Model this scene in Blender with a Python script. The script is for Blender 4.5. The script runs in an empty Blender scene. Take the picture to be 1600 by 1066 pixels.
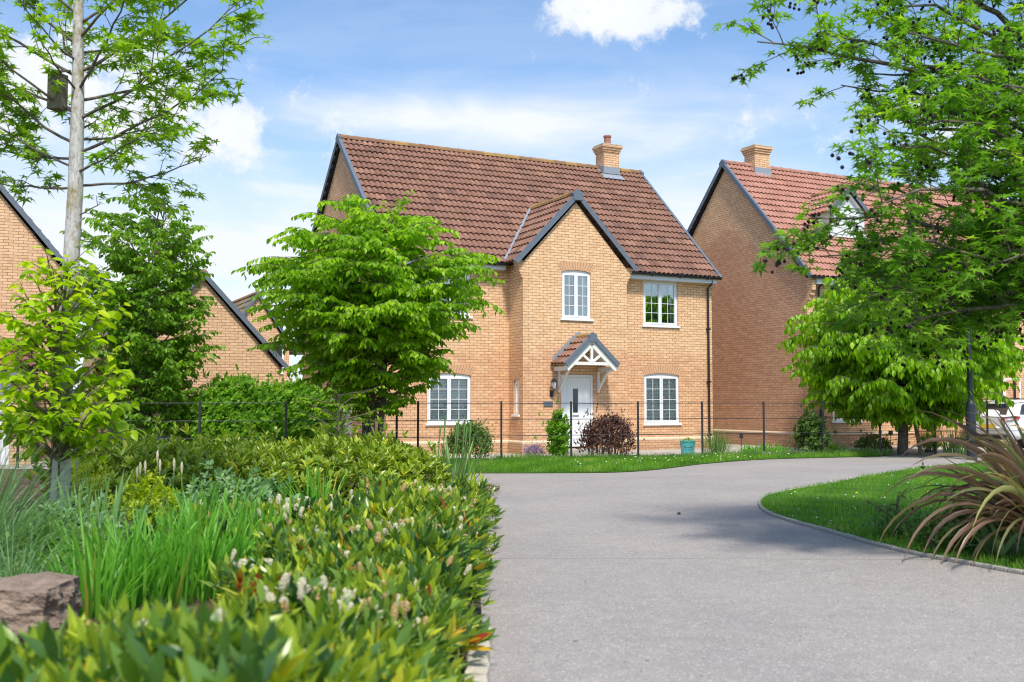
import bpy, math, random
import numpy as np
from mathutils import Vector
R=math.radians
rng=np.random.default_rng(7); random.seed(7)
S=bpy.context.scene
# ---------------- camera ----------------
CH=1.4; FPX=1617.; PITCH=math.atan(96/FPX)
cam=bpy.data.cameras.new('camera'); co=bpy.data.objects.new('camera',cam); S.collection.objects.link(co)
cam.sensor_width=36; cam.lens=FPX/1600*36; cam.clip_end=3000; cam.clip_start=.05
co.location=(0,0,CH); co.rotation_euler=(math.pi/2+PITCH,0,0)
cam.dof.use_dof=True; cam.dof.focus_distance=25; cam.dof.aperture_fstop=2.6
S.camera=co
S.view_settings.view_transform='Standard'; S.view_settings.look='None'; S.view_settings.exposure=0.74
# ---------------- sun ----------------
sd=Vector((.13,-.60,.90)).normalized()
sl=bpy.data.lights.new('sun','SUN'); sl.energy=2.65; sl.angle=R(7); sl.color=(1,.94,.84)
so=bpy.data.objects.new('sun',sl); S.collection.objects.link(so)
so.rotation_euler=(-sd).to_track_quat('-Z','Y').to_euler()
# ---------------- sky ----------------
W=bpy.data.worlds.new("World"); S.world=W; W.use_nodes=True
nt=W.node_tree; N=nt.nodes; L=nt.links; N.clear()
def wn(t,**k):
    n=N.new(t)
    for a,b in k.items(): setattr(n,a,b)
    return n
def wmath(op,a,b=None,c=None,clamp=False):
    n=wn('ShaderNodeMath',operation=op,use_clamp=clamp)
    for i,v in enumerate((a,b,c)):
        if v is None: continue
        if isinstance(v,(int,float)): n.inputs[i].default_value=v
        else: L.new(v,n.inputs[i])
    return n.outputs[0]
def wvec(op,a,b):
    n=wn('ShaderNodeVectorMath',operation=op)
    for i,v in enumerate((a,b)):
        if isinstance(v,(tuple,list)): n.inputs[i].default_value=v
        else: L.new(v,n.inputs[i])
    return n
sky=wn('ShaderNodeTexSky',sky_type='NISHITA',sun_disc=False)
sky.sun_elevation=math.asin(sd.z); sky.sun_rotation=math.atan2(sd.x,sd.y); sky.air_density=1.0; sky.dust_density=1.2; sky.ozone_density=2.5
tc=wn('ShaderNodeTexCoord'); D=tc.outputs['Generated']
def ray(x,y):
    a=(x-800)/FPX;b=(533-y)/FPX
    return Vector((a, math.cos(PITCH)-b*math.sin(PITCH), math.sin(PITCH)+b*math.cos(PITCH)))
def noise(vec,scale,detail=6,rough=.55,dist=0):
    n=wn('ShaderNodeTexNoise'); n.inputs['Scale'].default_value=scale; n.inputs['Detail'].default_value=detail
    n.inputs['Roughness'].default_value=rough; n.inputs['Distortion'].default_value=dist
    L.new(vec,n.inputs['Vector']); return n.outputs['Fac']
n1=noise(D,17,10,.68)
cum=None
for (x,y,rx,rz,w) in [(965,22,.075,.034,1.15),(1040,20,.05,.022,1.0),(915,32,.035,.022,1.0),(990,124,.012,.006,.2),(260,175,.13,.055,1),(375,195,.055,.035,1),
                    (70,120,.14,.05,1),(-150,120,.2,.07,1),(1900,160,.3,.06,.9),(2500,60,.3,.08,1)]:
    d=ray(x,y).normalized()
    v=wvec('SUBTRACT',D,tuple(d)); v=wvec('MULTIPLY',v.outputs[0],(1/rx,1/rx,1/rz))
    l=wvec('LENGTH',v.outputs[0],(0,0,0)).outputs['Value']
    f=wmath('MULTIPLY',wmath('SUBTRACT',1.0,l),w)
    cum=f if cum is None else wmath('MAXIMUM',cum,f)
cum=wmath('MAXIMUM',cum,-2.0)
cm=wmath('ADD',cum,wmath('MULTIPLY',wmath('SUBTRACT',n1,.5),3.8))
mr=wn('ShaderNodeMapRange',interpolation_type='SMOOTHSTEP'); L.new(cm,mr.inputs[0]); mr.inputs[1].default_value=.0; mr.inputs[2].default_value=.75
# thin streaked cloud
st=wvec('MULTIPLY',D,(1.6,1.6,7.5)); n2=noise(st.outputs[0],2.3,7,.55,.5)
st2=wvec('MULTIPLY',D,(1,1,4)); n3=noise(st2.outputs[0],5.0,8,.6,.8)
sx=wn('ShaderNodeSeparateXYZ'); L.new(D,sx.inputs[0]); z=sx.outputs['Z']
hz=wn('ShaderNodeMapRange',interpolation_type='SMOOTHSTEP'); L.new(z,hz.inputs[0]); hz.inputs[1].default_value=.34; hz.inputs[2].default_value=.02; hz.inputs[3].default_value=0; hz.inputs[4].default_value=.74
ci=wn('ShaderNodeMapRange',interpolation_type='SMOOTHSTEP'); L.new(wmath('ADD',wmath('MULTIPLY',n2,.65),wmath('MULTIPLY',n3,.35)),ci.inputs[0]); ci.inputs[1].default_value=.44; ci.inputs[2].default_value=.62
cir=wmath('MULTIPLY',ci.outputs[0],wmath('ADD',wmath('MULTIPLY',hz.outputs[0],1.3),.12))
thin=wmath('ADD',cir,wmath('MULTIPLY',hz.outputs[0],.75),clamp=True)
band=None
for (x,y,rx,rz) in [(830,185,.30,.045),(700,190,.2,.03),(60,330,.4,.09),(1080,330,.15,.08)]:
    d=ray(x,y).normalized(); v=wvec('SUBTRACT',D,tuple(d)); v=wvec('MULTIPLY',v.outputs[0],(1/rx,1/rx,1/rz))
    f=wmath('SUBTRACT',1.0,wvec('LENGTH',v.outputs[0],(0,0,0)).outputs['Value'],clamp=True)
    band=f if band is None else wmath('ADD',band,f)
thin=wmath('ADD',thin,wmath('MULTIPLY',wmath('MULTIPLY',band,.9),wmath('MULTIPLY',n3,1.3)),clamp=True)
SKYK=.15
blue=wn('ShaderNodeMix',data_type='RGBA',blend_type='MULTIPLY'); blue.inputs['Factor'].default_value=1
L.new(sky.outputs[0],blue.inputs['A']); blue.inputs['B'].default_value=(.74,.82,.87,1)
m1=wn('ShaderNodeMix',data_type='RGBA'); L.new(thin,m1.inputs['Factor']); L.new(blue.outputs['Result'],m1.inputs['A']); m1.inputs['B'].default_value=(3.75,3.95,4.2,1)
# cumulus: brighter tops, faint grey folds
cs=wn('ShaderNodeMix',data_type='RGBA'); n4=noise(D,22,6,.6); L.new(n4,cs.inputs['Factor']); cs.inputs['A'].default_value=(3.3,3.55,3.9,1); cs.inputs['B'].default_value=(4.3,4.35,4.4,1)
m2=wn('ShaderNodeMix',data_type='RGBA'); L.new(mr.outputs[0],m2.inputs['Factor']); L.new(m1.outputs['Result'],m2.inputs['A']); L.new(cs.outputs['Result'],m2.inputs['B'])
bg=wn('ShaderNodeBackground'); L.new(m2.outputs['Result'],bg.inputs[0]); bg.inputs[1].default_value=SKYK
wo=wn('ShaderNodeOutputWorld'); L.new(bg.outputs[0],wo.inputs[0])
S.cycles.filter_width=1.1; S.cycles.max_bounces=10; S.cycles.diffuse_bounces=6; S.cycles.transmission_bounces=8; S.cycles.transparent_max_bounces=8

# ---------------- helpers ----------------
def gp(x,y,z=0):
    r=ray(x,y); t=(z-CH)/r.z; return Vector((r.x*t,r.y*t,z))
def at(x,y,Y):
    r=ray(x,y); t=Y/r.y; return Vector((r.x*t,Y,CH+r.z*t))
COL=S.collection
def tag(o,label=None,cat=None,group=None,kind=None):
    if label: o['label']=label
    if cat: o['category']=cat
    if group: o['group']=group
    if kind: o['kind']=kind
    return o
def empty(name,loc,rz=0,label=None,cat=None,group=None):
    o=bpy.data.objects.new(name,None); COL.objects.link(o); o.location=loc; o.rotation_euler=(0,0,rz)
    o.empty_display_size=.2
    return tag(o,label,cat,group)
class MB:
    def __init__(s): s.v=[]; s.f=[]; s.c=[]
    def add(s,vs,fs,c=.5):
        b=len(s.v); s.v.extend([tuple(p) for p in vs]); s.f.extend([tuple(i+b for i in f) for f in fs]); s.c.extend([c]*len(vs)); return s
    def box(s,x0,x1,y0,y1,z0,z1,c=.5):
        return s.add([(x0,y0,z0),(x1,y0,z0),(x1,y1,z0),(x0,y1,z0),(x0,y0,z1),(x1,y0,z1),(x1,y1,z1),(x0,y1,z1)],
          [(0,3,2,1),(4,5,6,7),(0,1,5,4),(1,2,6,5),(2,3,7,6),(3,0,4,7)],c)
    def poly(s,vs,c=.5): return s.add(vs,[tuple(range(len(vs)))],c)
    def prism(s,vs,d,c=.5):
        n=len(vs); d=Vector(d); vs=[Vector(v) for v in vs]
        return s.add(vs+[v+d for v in vs],[tuple(range(n))[::-1],tuple(range(n,2*n))]+[(i,(i+1)%n,(i+1)%n+n,i+n) for i in range(n)],c)
    def bar(s,a,b,w,h,up=(0,0,1),c=.5):
        a=Vector(a);b=Vector(b);d=(b-a).normalized(); up=Vector(up)
        x=d.cross(up)
        if x.length<1e-4: x=d.cross(Vector((0,1,0)))
        x.normalize(); y=x.cross(d)
        q=[-x*w/2-y*h/2,x*w/2-y*h/2,x*w/2+y*h/2,-x*w/2+y*h/2]
        return s.add([a+p for p in q]+[b+p for p in q],[(3,2,1,0),(4,5,6,7),(0,1,5,4),(1,2,6,5),(2,3,7,6),(3,0,4,7)],c)
    def tube(s,pts,rad,n=8,c=.5,cap=True):
        pts=[Vector(p) for p in pts]
        if isinstance(rad,(int,float)): rad=[rad]*len(pts)
        vs=[];prev=None
        for i,p in enumerate(pts):
            d=(pts[min(i+1,len(pts)-1)]-pts[max(i-1,0)]).normalized()
            if prev is None:
                x=d.cross(Vector((0,0,1)))
                if x.length<.05: x=Vector((1,0,0))
            else: x=prev-d*prev.dot(d)
            x.normalize(); prev=x; y=d.cross(x)
            for k in range(n):
                t=2*math.pi*k/n; vs.append(p+(x*math.cos(t)+y*math.sin(t))*rad[i])
        fs=[(i*n+k,i*n+(k+1)%n,(i+1)*n+(k+1)%n,(i+1)*n+k) for i in range(len(pts)-1) for k in range(n)]
        if cap: fs+= [tuple(range(n))[::-1],tuple(range((len(pts)-1)*n,len(pts)*n))]
        return s.add(vs,fs,c)
    def lathe(s,prof,cx=0,cy=0,n=20,c=.5):
        vs=[(cx+r*math.cos(2*math.pi*k/n),cy+r*math.sin(2*math.pi*k/n),z) for r,z in prof for k in range(n)]
        fs=[(i*n+k,i*n+(k+1)%n,(i+1)*n+(k+1)%n,(i+1)*n+k) for i in range(len(prof)-1) for k in range(n)]
        fs+=[tuple(range(n))[::-1],tuple(range((len(prof)-1)*n,len(prof)*n))]
        return s.add(vs,fs,c)
    def build(s,name,mat,parent=None,smooth=False,bevel=0,uv=True):
        me=bpy.data.meshes.new(name); me.from_pydata(s.v,[],s.f); me.update()
        a=me.attributes.new('rnd','FLOAT','POINT'); a.data.foreach_set('value',np.array(s.c,dtype=np.float32))
        if uv:
            ul=me.uv_layers.new(name='UVMap'); buf=np.zeros(len(me.loops)*2,dtype=np.float32)
            for p in me.polygons:
                n=p.normal
                if abs(n.z)<.8 and (n.x or n.y):
                    t=Vector((-n.y,n.x,0)).normalized()
                    if abs(t.x)>=abs(t.y):
                        if t.x<0: t=-t
                    elif t.y<0: t=-t
                    for li in p.loop_indices:
                        q=me.vertices[me.loops[li].vertex_index].co; buf[2*li]=q.x*t.x+q.y*t.y; buf[2*li+1]=q.z
                else:
                    for li in p.loop_indices:
                        q=me.vertices[me.loops[li].vertex_index].co; buf[2*li]=q.x; buf[2*li+1]=q.y
            ul.data.foreach_set('uv',buf)
        me.materials.append(mat)
        if smooth: me.polygons.foreach_set('use_smooth',[True]*len(me.polygons))
        o=bpy.data.objects.new(name,me); COL.objects.link(o); o.parent=parent
        if bevel:
            m=o.modifiers.new('bevel','BEVEL'); m.width=bevel; m.segments=2; m.limit_method='ANGLE'
        return o
# ---------------- materials ----------------
def mat(name):
    m=bpy.data.materials.new(name); m.use_nodes=True; t=m.node_tree
    b=t.nodes['Principled BSDF']; return m,t,b
def simple(name,col,rough=.5,metal=0,spec=.5,vary=0,vs=8,bump=0,bs=60,alpha=None):
    m,t,b=mat(name); b.inputs['Roughness'].default_value=rough; b.inputs['Metallic'].default_value=metal
    b.inputs['Specular IOR Level'].default_value=spec; b.inputs['Base Color'].default_value=(*col,1)
    if vary:
        n=t.nodes.new('ShaderNodeTexNoise'); n.inputs['Scale'].default_value=vs; n.inputs['Detail'].default_value=6
        tcn=t.nodes.new('ShaderNodeTexCoord'); t.links.new(tcn.outputs['Object'],n.inputs['Vector'])
        mx=t.nodes.new('ShaderNodeMix'); mx.data_type='RGBA'; t.links.new(n.outputs['Fac'],mx.inputs['Factor'])
        mx.inputs['A'].default_value=tuple(c*(1-vary) for c in col)+(1,); mx.inputs['B'].default_value=tuple(min(1,c*(1+vary)) for c in col)+(1,)
        t.links.new(mx.outputs['Result'],b.inputs['Base Color'])
    if bump:
        n=t.nodes.new('ShaderNodeTexNoise'); n.inputs['Scale'].default_value=bs; n.inputs['Detail'].default_value=4
        tcn=t.nodes.new('ShaderNodeTexCoord'); t.links.new(tcn.outputs['Object'],n.inputs['Vector'])
        bp=t.nodes.new('ShaderNodeBump'); bp.inputs['Strength'].default_value=bump; bp.inputs['Distance'].default_value=.02
        t.links.new(n.outputs['Fac'],bp.inputs['Height']); t.links.new(bp.outputs[0],b.inputs['Normal'])
    return m
class NT:
    def __init__(s,t): s.t=t
    def n(s,ty,**k):
        n=s.t.nodes.new(ty)
        for a,b in k.items(): setattr(n,a,b)
        return n
    def l(s,a,b): s.t.links.new(a,b)
    def noise(s,vec,sc,det=5,ro=.55):
        n=s.n('ShaderNodeTexNoise'); n.inputs['Scale'].default_value=sc; n.inputs['Detail'].default_value=det; n.inputs['Roughness'].default_value=ro; s.l(vec,n.inputs['Vector']); return n.outputs['Fac']
    def ramp(s,fac,pts):
        r=s.n('ShaderNodeValToRGB'); e=r.color_ramp.elements
        while len(e)<len(pts): e.new(.5)
        for i,(p,c) in enumerate(pts): e[i].position=p; e[i].color=(*c,1) if len(c)==3 else c
        s.l(fac,r.inputs[0]); return r.outputs[0]
    def mr(s,v,a,b,c=0,d=1):
        r=s.n('ShaderNodeMapRange'); s.l(v,r.inputs[0])
        for i,q in zip((1,2,3,4),(a,b,c,d)): r.inputs[i].default_value=q
        return r.outputs[0]
    def math(s,op,a,b,clamp=False):
        r=s.n('ShaderNodeMath',operation=op,use_clamp=clamp)
        for i,q in enumerate((a,b)):
            if isinstance(q,(int,float)): r.inputs[i].default_value=q
            else: s.l(q,r.inputs[i])
        return r.outputs[0]
    def mix(s,f,a,b,bt='MIX'):
        r=s.n('ShaderNodeMix',data_type='RGBA',blend_type=bt)
        for k,q in (('Factor',f),('A',a),('B',b)):
            if isinstance(q,(int,float)): r.inputs[k].default_value=q
            elif isinstance(q,tuple): r.inputs[k].default_value=(*q,1)
            else: s.l(q,r.inputs[k])
        return r.outputs['Result']
    def bump(s,h,b,st=.3,d=.02):
        r=s.n('ShaderNodeBump'); r.inputs['Strength'].default_value=st; r.inputs['Distance'].default_value=d; s.l(h,r.inputs['Height']); s.l(r.outputs[0],b.inputs['Normal'])
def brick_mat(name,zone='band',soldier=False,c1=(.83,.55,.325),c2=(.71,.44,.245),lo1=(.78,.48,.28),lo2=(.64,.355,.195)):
    m,t,b=mat(name); q=NT(t); tcn=q.n('ShaderNodeTexCoord'); uv=tcn.outputs['UV']; ob=tcn.outputs['Object']
    def br(a,c,mo):
        k=q.n('ShaderNodeTexBrick',offset=.5); k.inputs['Color1'].default_value=(*a,1); k.inputs['Color2'].default_value=(*c,1); k.inputs['Mortar'].default_value=(*mo,1)
        k.inputs['Scale'].default_value=1; k.inputs['Brick Width'].default_value=.225 if not soldier else .075; k.inputs['Row Height'].default_value=.075 if not soldier else .24
        k.inputs['Mortar Size'].default_value=.0065; k.inputs['Mortar Smooth'].default_value=.3; k.inputs['Bias'].default_value=-.1
        q.l(uv,k.inputs['Vector']); return k
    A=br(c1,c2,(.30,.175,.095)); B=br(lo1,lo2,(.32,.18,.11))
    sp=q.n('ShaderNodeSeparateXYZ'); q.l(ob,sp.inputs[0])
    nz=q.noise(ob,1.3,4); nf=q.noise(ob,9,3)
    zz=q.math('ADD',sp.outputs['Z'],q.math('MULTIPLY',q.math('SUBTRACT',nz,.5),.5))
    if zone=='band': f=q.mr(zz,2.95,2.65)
    elif zone=='peak':   # redder bricks below a stepped gable-shaped line
        y=q.math('ABSOLUTE',q.math('SUBTRACT',sp.outputs['Y'],3.9),0)
        lim=q.math('SUBTRACT',7.25,q.math('MULTIPLY',y,.5)); f=q.mr(q.math('SUBTRACT',zz,lim),.12,-.12)
    else: f=q.math('MULTIPLY',nz,0.55)
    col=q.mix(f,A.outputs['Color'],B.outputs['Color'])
    blot=q.ramp(nf,[(.25,(.82,.8,.78)),(.75,(1.15,1.13,1.1))]); col=q.mix(.8,col,blot,'MULTIPLY')
    big=q.noise(ob,.6,3); wht=q.noise(ob,3.1,6,.7)
    col=q.mix(q.math('MULTIPLY',q.mr(wht,.60,.75),q.mr(sp.outputs['Z'],2.3,1.2,0,.45)),col,(.75,.62,.5))
    st=q.noise(ob,2.3,7,.75); col=q.mix(q.mr(st,.56,.74,0,.30),col,(.40,.27,.17)); dirt=q.math('MULTIPLY',q.mr(sp.outputs['Z'],.75,0,0,1.0),q.mr(nf,.3,.7,.15,.6)); col=q.mix(dirt,col,(.22,.15,.10))
    q.l(col,b.inputs['Base Color']); b.inputs['Roughness'].default_value=.88; b.inputs['Specular IOR Level'].default_value=.2
    h=q.math('ADD',q.math('MULTIPLY',A.outputs['Fac'],-1.0),q.math('MULTIPLY',q.noise(ob,70,3),.5)); q.bump(h,b,.55,.008)
    return m
def tile_mat(name,ramp,moss=.3):
    m,t,b=mat(name); q=NT(t); at_=q.n('ShaderNodeAttribute',attribute_name='rnd'); ob=q.n('ShaderNodeTexCoord').outputs['Object']
    col=q.ramp(at_.outputs['Fac'],ramp)
    n=q.noise(ob,2.2,5); f=q.noise(ob,28,4); col=q.mix(.75,col,q.ramp(f,[(.2,(.72,.72,.72)),(.8,(1.2,1.18,1.15))]),'MULTIPLY')
    col=q.mix(.6,col,q.ramp(n,[(.3,(.74,.72,.72)),(.7,(1.12,1.1,1.08))]),'MULTIPLY')
    l=q.noise(ob,6,6,.7); col=q.mix(q.mr(l,.66,.74,0,moss),col,(.30,.24,.13))
    q.l(col,b.inputs['Base Color']); b.inputs['Roughness'].default_value=.8; b.inputs['Specular IOR Level'].default_value=.3
    q.bump(f,b,.3,.01); return m
FB_=1.32
def leaf_mat(name,ramp,rough=.42,trans=.35,spec=.4,tcol=None,nscale=1.2):
    m,t,b=mat(name); q=NT(t); a=q.n('ShaderNodeAttribute',attribute_name='rnd'); ge=q.n('ShaderNodeNewGeometry'); tc_=q.n('ShaderNodeTexCoord').outputs['Object']
    ramp=[(p,tuple(min(.8,c*FB_) for c in cc)) for p,cc in ramp]; trans=min(.5,trans+.1); v=q.math('ADD',a.outputs['Fac'],q.math('MULTIPLY',q.math('SUBTRACT',q.noise(tc_,nscale,3),.5),.5),True)
    col=q.ramp(v,ramp); q.l(col,b.inputs['Base Color']); b.inputs['Roughness'].default_value=rough; b.inputs['Specular IOR Level'].default_value=spec
    tr=q.n('ShaderNodeBsdfTranslucent'); tcm=q.mix(1.0,col,tcol or (1.5,1.6,.6),'MULTIPLY'); q.l(tcm,tr.inputs[0])
    ms=q.n('ShaderNodeMixShader'); ms.inputs[0].default_value=trans; q.l(b.outputs[0],ms.inputs[1]); q.l(tr.outputs[0],ms.inputs[2])
    q.l(ms.outputs[0],t.nodes['Material Output'].inputs[0]); return m
M={}
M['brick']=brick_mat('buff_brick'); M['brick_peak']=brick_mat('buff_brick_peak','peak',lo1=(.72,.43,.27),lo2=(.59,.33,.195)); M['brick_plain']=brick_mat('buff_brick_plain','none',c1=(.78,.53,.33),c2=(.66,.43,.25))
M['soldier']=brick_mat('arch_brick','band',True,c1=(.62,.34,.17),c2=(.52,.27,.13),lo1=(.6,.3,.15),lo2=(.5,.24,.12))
M['plinth']=simple('pale_plinth_brick',(.66,.52,.36),.8,vary=.2,vs=12,bump=.3)
M['tile']=tile_mat('brown_roof_tile',[(0,(.14,.085,.07)),(.3,(.215,.115,.082)),(.6,(.275,.148,.104)),(1,(.36,.20,.14))],.35)
M['tile_red']=tile_mat('red_roof_tile',[(0,(.33,.16,.12)),(.5,(.42,.21,.155)),(1,(.50,.26,.20))],.1)
M['tile_dark']=tile_mat('grey_roof_tile',[(0,(.12,.10,.08)),(.5,(.2,.16,.11)),(1,(.3,.22,.12))],.6)
M['ridge']=tile_mat('mossy_ridge_tile',[(0,(.22,.12,.08)),(.5,(.33,.19,.09)),(1,(.40,.26,.09))],.95)
M['verge']=simple('grey_verge',(.12,.15,.19),.55,vary=.15)
M['black']=simple('black_plastic',(.018,.018,.022),.35)
M['iron']=simple('black_painted_steel',(.02,.021,.026),.45,vary=.3,vs=30)
M['white']=simple('white_upvc',(.80,.81,.82),.35)
M['fascia']=simple('pale_fascia',(.66,.69,.72),.5)
M['wood']=simple('cream_timber',(.78,.76,.72),.5)
M['lead']=simple('lead_flashing',(.26,.30,.35),.5,vary=.25,vs=10)
M['pot']=simple('terracotta',(.36,.15,.10),.8,vary=.2)
M['cap']=simple('chimney_mortar',(.42,.38,.30),.9,vary=.2)
M['blind']=simple('pale_blind',(.80,.82,.78),.6)
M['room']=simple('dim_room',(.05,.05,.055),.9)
M['bronze']=simple('grey_plaque',(.16,.18,.20),.4,metal=.5)
M['concrete']=simple('concrete_edging',(.36,.34,.30),.9,vary=.25,vs=14,bump=.6,bs=50)
M['stone']=simple('pale_kerb_stone',(.52,.47,.38),.9,vary=.3,vs=18,bump=1,bs=30)
M['rock']=groundmat_rock() if False else simple('brown_rock',(.24,.175,.13),.95,vary=.75,vs=11,bump=1,bs=38)
M['teal']=simple('teal_glaze',(.10,.42,.42),.35,vary=.12)
def glass_mat(base=.30,k=2.0,name='window_glass'):
    m,t,b=mat(name); q=NT(t); g=q.n('ShaderNodeBsdfGlossy'); g.inputs['Roughness'].default_value=.02; g.inputs[0].default_value=(.85,.95,1,1)
    tr=q.n('ShaderNodeBsdfTransparent'); tr.inputs[0].default_value=(.92,.95,.95,1); fr=q.n('ShaderNodeFresnel'); fr.inputs[0].default_value=1.5
    f=q.math('ADD',q.math('MULTIPLY',fr.outputs[0],k),base,True); ms=q.n('ShaderNodeMixShader'); q.l(f,ms.inputs[0]); q.l(tr.outputs[0],ms.inputs[1]); q.l(g.outputs[0],ms.inputs[2])
    q.l(ms.outputs[0],t.nodes['Material Output'].inputs[0]); return m
M['glass']=glass_mat(); M['glass_clear']=glass_mat(.06,1.0,'clear_window_glass')
M['carglass']=simple('car_glass',(.03,.035,.04),.05,spec=.8)
M['carpaint']=simple('white_car_paint',(.76,.78,.80),.22,spec=.6)
M['tyre']=simple('tyre_rubber',(.02,.02,.02),.8); M['rim']=simple('alloy_rim',(.5,.5,.52),.3,metal=.8)
M['redlamp']=simple('red_lens',(.45,.015,.02),.15,spec=.8); M['yellow']=simple('yellow_plate',(.75,.52,.03),.5)
def asphalt():
    m,t,b=mat('asphalt'); q=NT(t); ob=q.n('ShaderNodeTexCoord').outputs['Object']
    n1=q.noise(ob,90,3,.7); n2=q.noise(ob,.55,5); n3=q.noise(ob,6,5)
    vo=q.n('ShaderNodeTexVoronoi'); vo.inputs['Scale'].default_value=85; q.l(ob,vo.inputs['Vector'])
    col=q.ramp(n1,[(.2,(.235,.21,.195)),(.5,(.345,.312,.29)),(.8,(.46,.42,.39))])
    col=q.mix(.8,col,q.ramp(n2,[(.3,(.84,.85,.87)),(.7,(1.08,1.06,1.04))]),'MULTIPLY')
    col=q.mix(.6,col,q.ramp(n3,[(.3,(.88,.88,.88)),(.7,(1.1,1.1,1.1))]),'MULTIPLY')
    sp=q.n('ShaderNodeSeparateColor'); q.l(vo.outputs['Color'],sp.inputs[0]); col=q.mix(q.mr(sp.outputs[0],.88,.95,0,.5),col,(.62,.58,.54)); col=q.mix(q.mr(sp.outputs[1],.90,.96,0,.45),col,(.13,.12,.12))
    n5=q.noise(ob,.9,7,.75); col=q.mix(q.mr(n5,.56,.68,0,.22),col,(.20,.175,.155)); n6=q.noise(ob,14,5,.8); col=q.mix(q.mr(n6,.66,.74,0,.35),col,(.17,.15,.135))
    # sealed joint lines across the path and a long repair seam
    xy=q.n('ShaderNodeSeparateXYZ'); q.l(ob,xy.inputs[0]); w=q.math('MULTIPLY',q.math('SUBTRACT',q.noise(ob,.7,3),.5),.25)
    for a_,b_,c_ in ((.02,1,-9.42),(-.52,1,-18.1)):
        d=q.math('ABSOLUTE',q.math('ADD',q.math('ADD',q.math('ADD',q.math('MULTIPLY',xy.outputs[0],a_),q.math('MULTIPLY',xy.outputs[1],b_)),c_),w),0)
        col=q.mix(q.mr(d,.028,.006,0,.45),col,(.13,.12,.12))
    q.l(col,b.inputs['Base Color']); b.inputs['Roughness'].default_value=.9; b.inputs['Specular IOR Level'].default_value=.25
    q.bump(q.math('ADD',n1,vo.outputs['Distance']),b,.5,.01); return m
M['asphalt']=asphalt()
def groundmat(name,ramp,s1=3,s2=40,bump=.6):
    m,t,b=mat(name); q=NT(t); ob=q.n('ShaderNodeTexCoord').outputs['Object']
    v=q.math('ADD',q.math('MULTIPLY',q.noise(ob,s1,5),.5),q.math('MULTIPLY',q.noise(ob,s2,5,.7),.5)); q.l(q.ramp(v,ramp),b.inputs['Base Color']); b.inputs['Roughness'].default_value=.95; b.inputs['Specular IOR Level'].default_value=.1
    q.bump(v,b,bump,.05); return m
M['soil']=groundmat('bark_mulch',[(.3,(.035,.024,.018)),(.5,(.09,.062,.045)),(.7,(.19,.14,.10))])
M['turf']=groundmat('turf_soil',[(.3,(.035,.085,.012)),(.5,(.06,.14,.02)),(.7,(.10,.19,.035))],1.2,30)
M['gravel']=groundmat('pale_gravel',[(.3,(.26,.24,.22)),(.5,(.42,.39,.35)),(.7,(.60,.56,.50))],1,60)
M['field']=groundmat('far_ground',[(.3,(.10,.11,.05)),(.5,(.16,.15,.09)),(.7,(.24,.22,.15))],.1,6)
M['fencewood']=simple('weathered_fence_board',(.22,.21,.22),.85,vary=.35,vs=7)
def wave_mat():
    m,t,b=mat('ribbed_white_door'); q=NT(t); ob=q.n('ShaderNodeTexCoord').outputs['Object']; w=q.n('ShaderNodeTexWave'); w.inputs['Scale'].default_value=3.2; q.l(ob,w.inputs['Vector'])
    b.inputs['Base Color'].default_value=(.74,.75,.76,1); b.inputs['Roughness'].default_value=.4; q.bump(w.outputs['Fac'],b,.8,.03); return m
M['garage']=wave_mat()
def bark(name,ramp,lichen,sc=16):
    m,t,b=mat(name); q=NT(t); ob=q.n('ShaderNodeTexCoord').outputs['Object']; mp=q.n('ShaderNodeMapping'); mp.inputs['Scale'].default_value=(1,1,.35); q.l(ob,mp.inputs[0])
    n=q.noise(mp.outputs[0],sc,7,.75); col=q.ramp(n,ramp); l=q.noise(ob,3.5,6,.7)
    sp=q.n('ShaderNodeSeparateXYZ'); q.l(ob,sp.inputs[0])
    col=q.mix(q.math('MULTIPLY',q.mr(l,.48,.62),q.mr(sp.outputs['Z'],1.5,3.2,.12,lichen)),col,(.26,.19,.03))
    q.l(col,b.inputs['Base Color']); b.inputs['Roughness'].default_value=.9; b.inputs['Specular IOR Level'].default_value=.15; q.bump(n,b,.8,.02); return m
M['bark_gum']=bark('pale_gum_bark',[(.32,(.16,.14,.12)),(.45,(.50,.48,.46)),(.7,(.74,.72,.70))],.75,34)
M['bark']=bark('dark_bark',[(.3,(.06,.05,.042)),(.5,(.13,.115,.095)),(.7,(.24,.21,.18))],.2)
M['twig']=simple('twig_bark',(.15,.125,.08),.9,vary=.4)
G=leaf_mat
M['gum']=G('sweetgum_leaf',[(0,(.08,.18,.012)),(.5,(.17,.30,.018)),(1,(.32,.46,.035))],.4,.42)
M['gum_r']=G('sweetgum_leaf_dense',[(0,(.055,.14,.015)),(.5,(.125,.26,.022)),(.85,(.23,.38,.035)),(1,(.36,.48,.05))],.4,.45)
M['horn']=G('hornbeam_leaf',[(0,(.07,.165,.004)),(.5,(.17,.32,.006)),(1,(.36,.52,.015))],.42,.38)
M['horn_dark']=G('hornbeam_leaf_dark',[(0,(.05,.13,.01)),(.5,(.12,.25,.014)),(1,(.26,.40,.03))],.42,.36)
M['beech']=G('young_beech_leaf',[(0,(.12,.23,.006)),(.5,(.27,.40,.01)),(1,(.52,.56,.015))],.4,.42)
M['hedge']=G('hedge_leaf',[(0,(.07,.17,.014)),(.5,(.14,.28,.02)),(1,(.24,.38,.035))],.42,.38)
M['laurel']=G('laurel_leaf',[(0,(.025,.07,.022)),(.35,(.09,.18,.03)),(.7,(.23,.31,.025)),(.93,(.42,.46,.035)),(.985,(.42,.20,.02)),(1,(.22,.03,.01))],.28,.2,.5)
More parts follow.
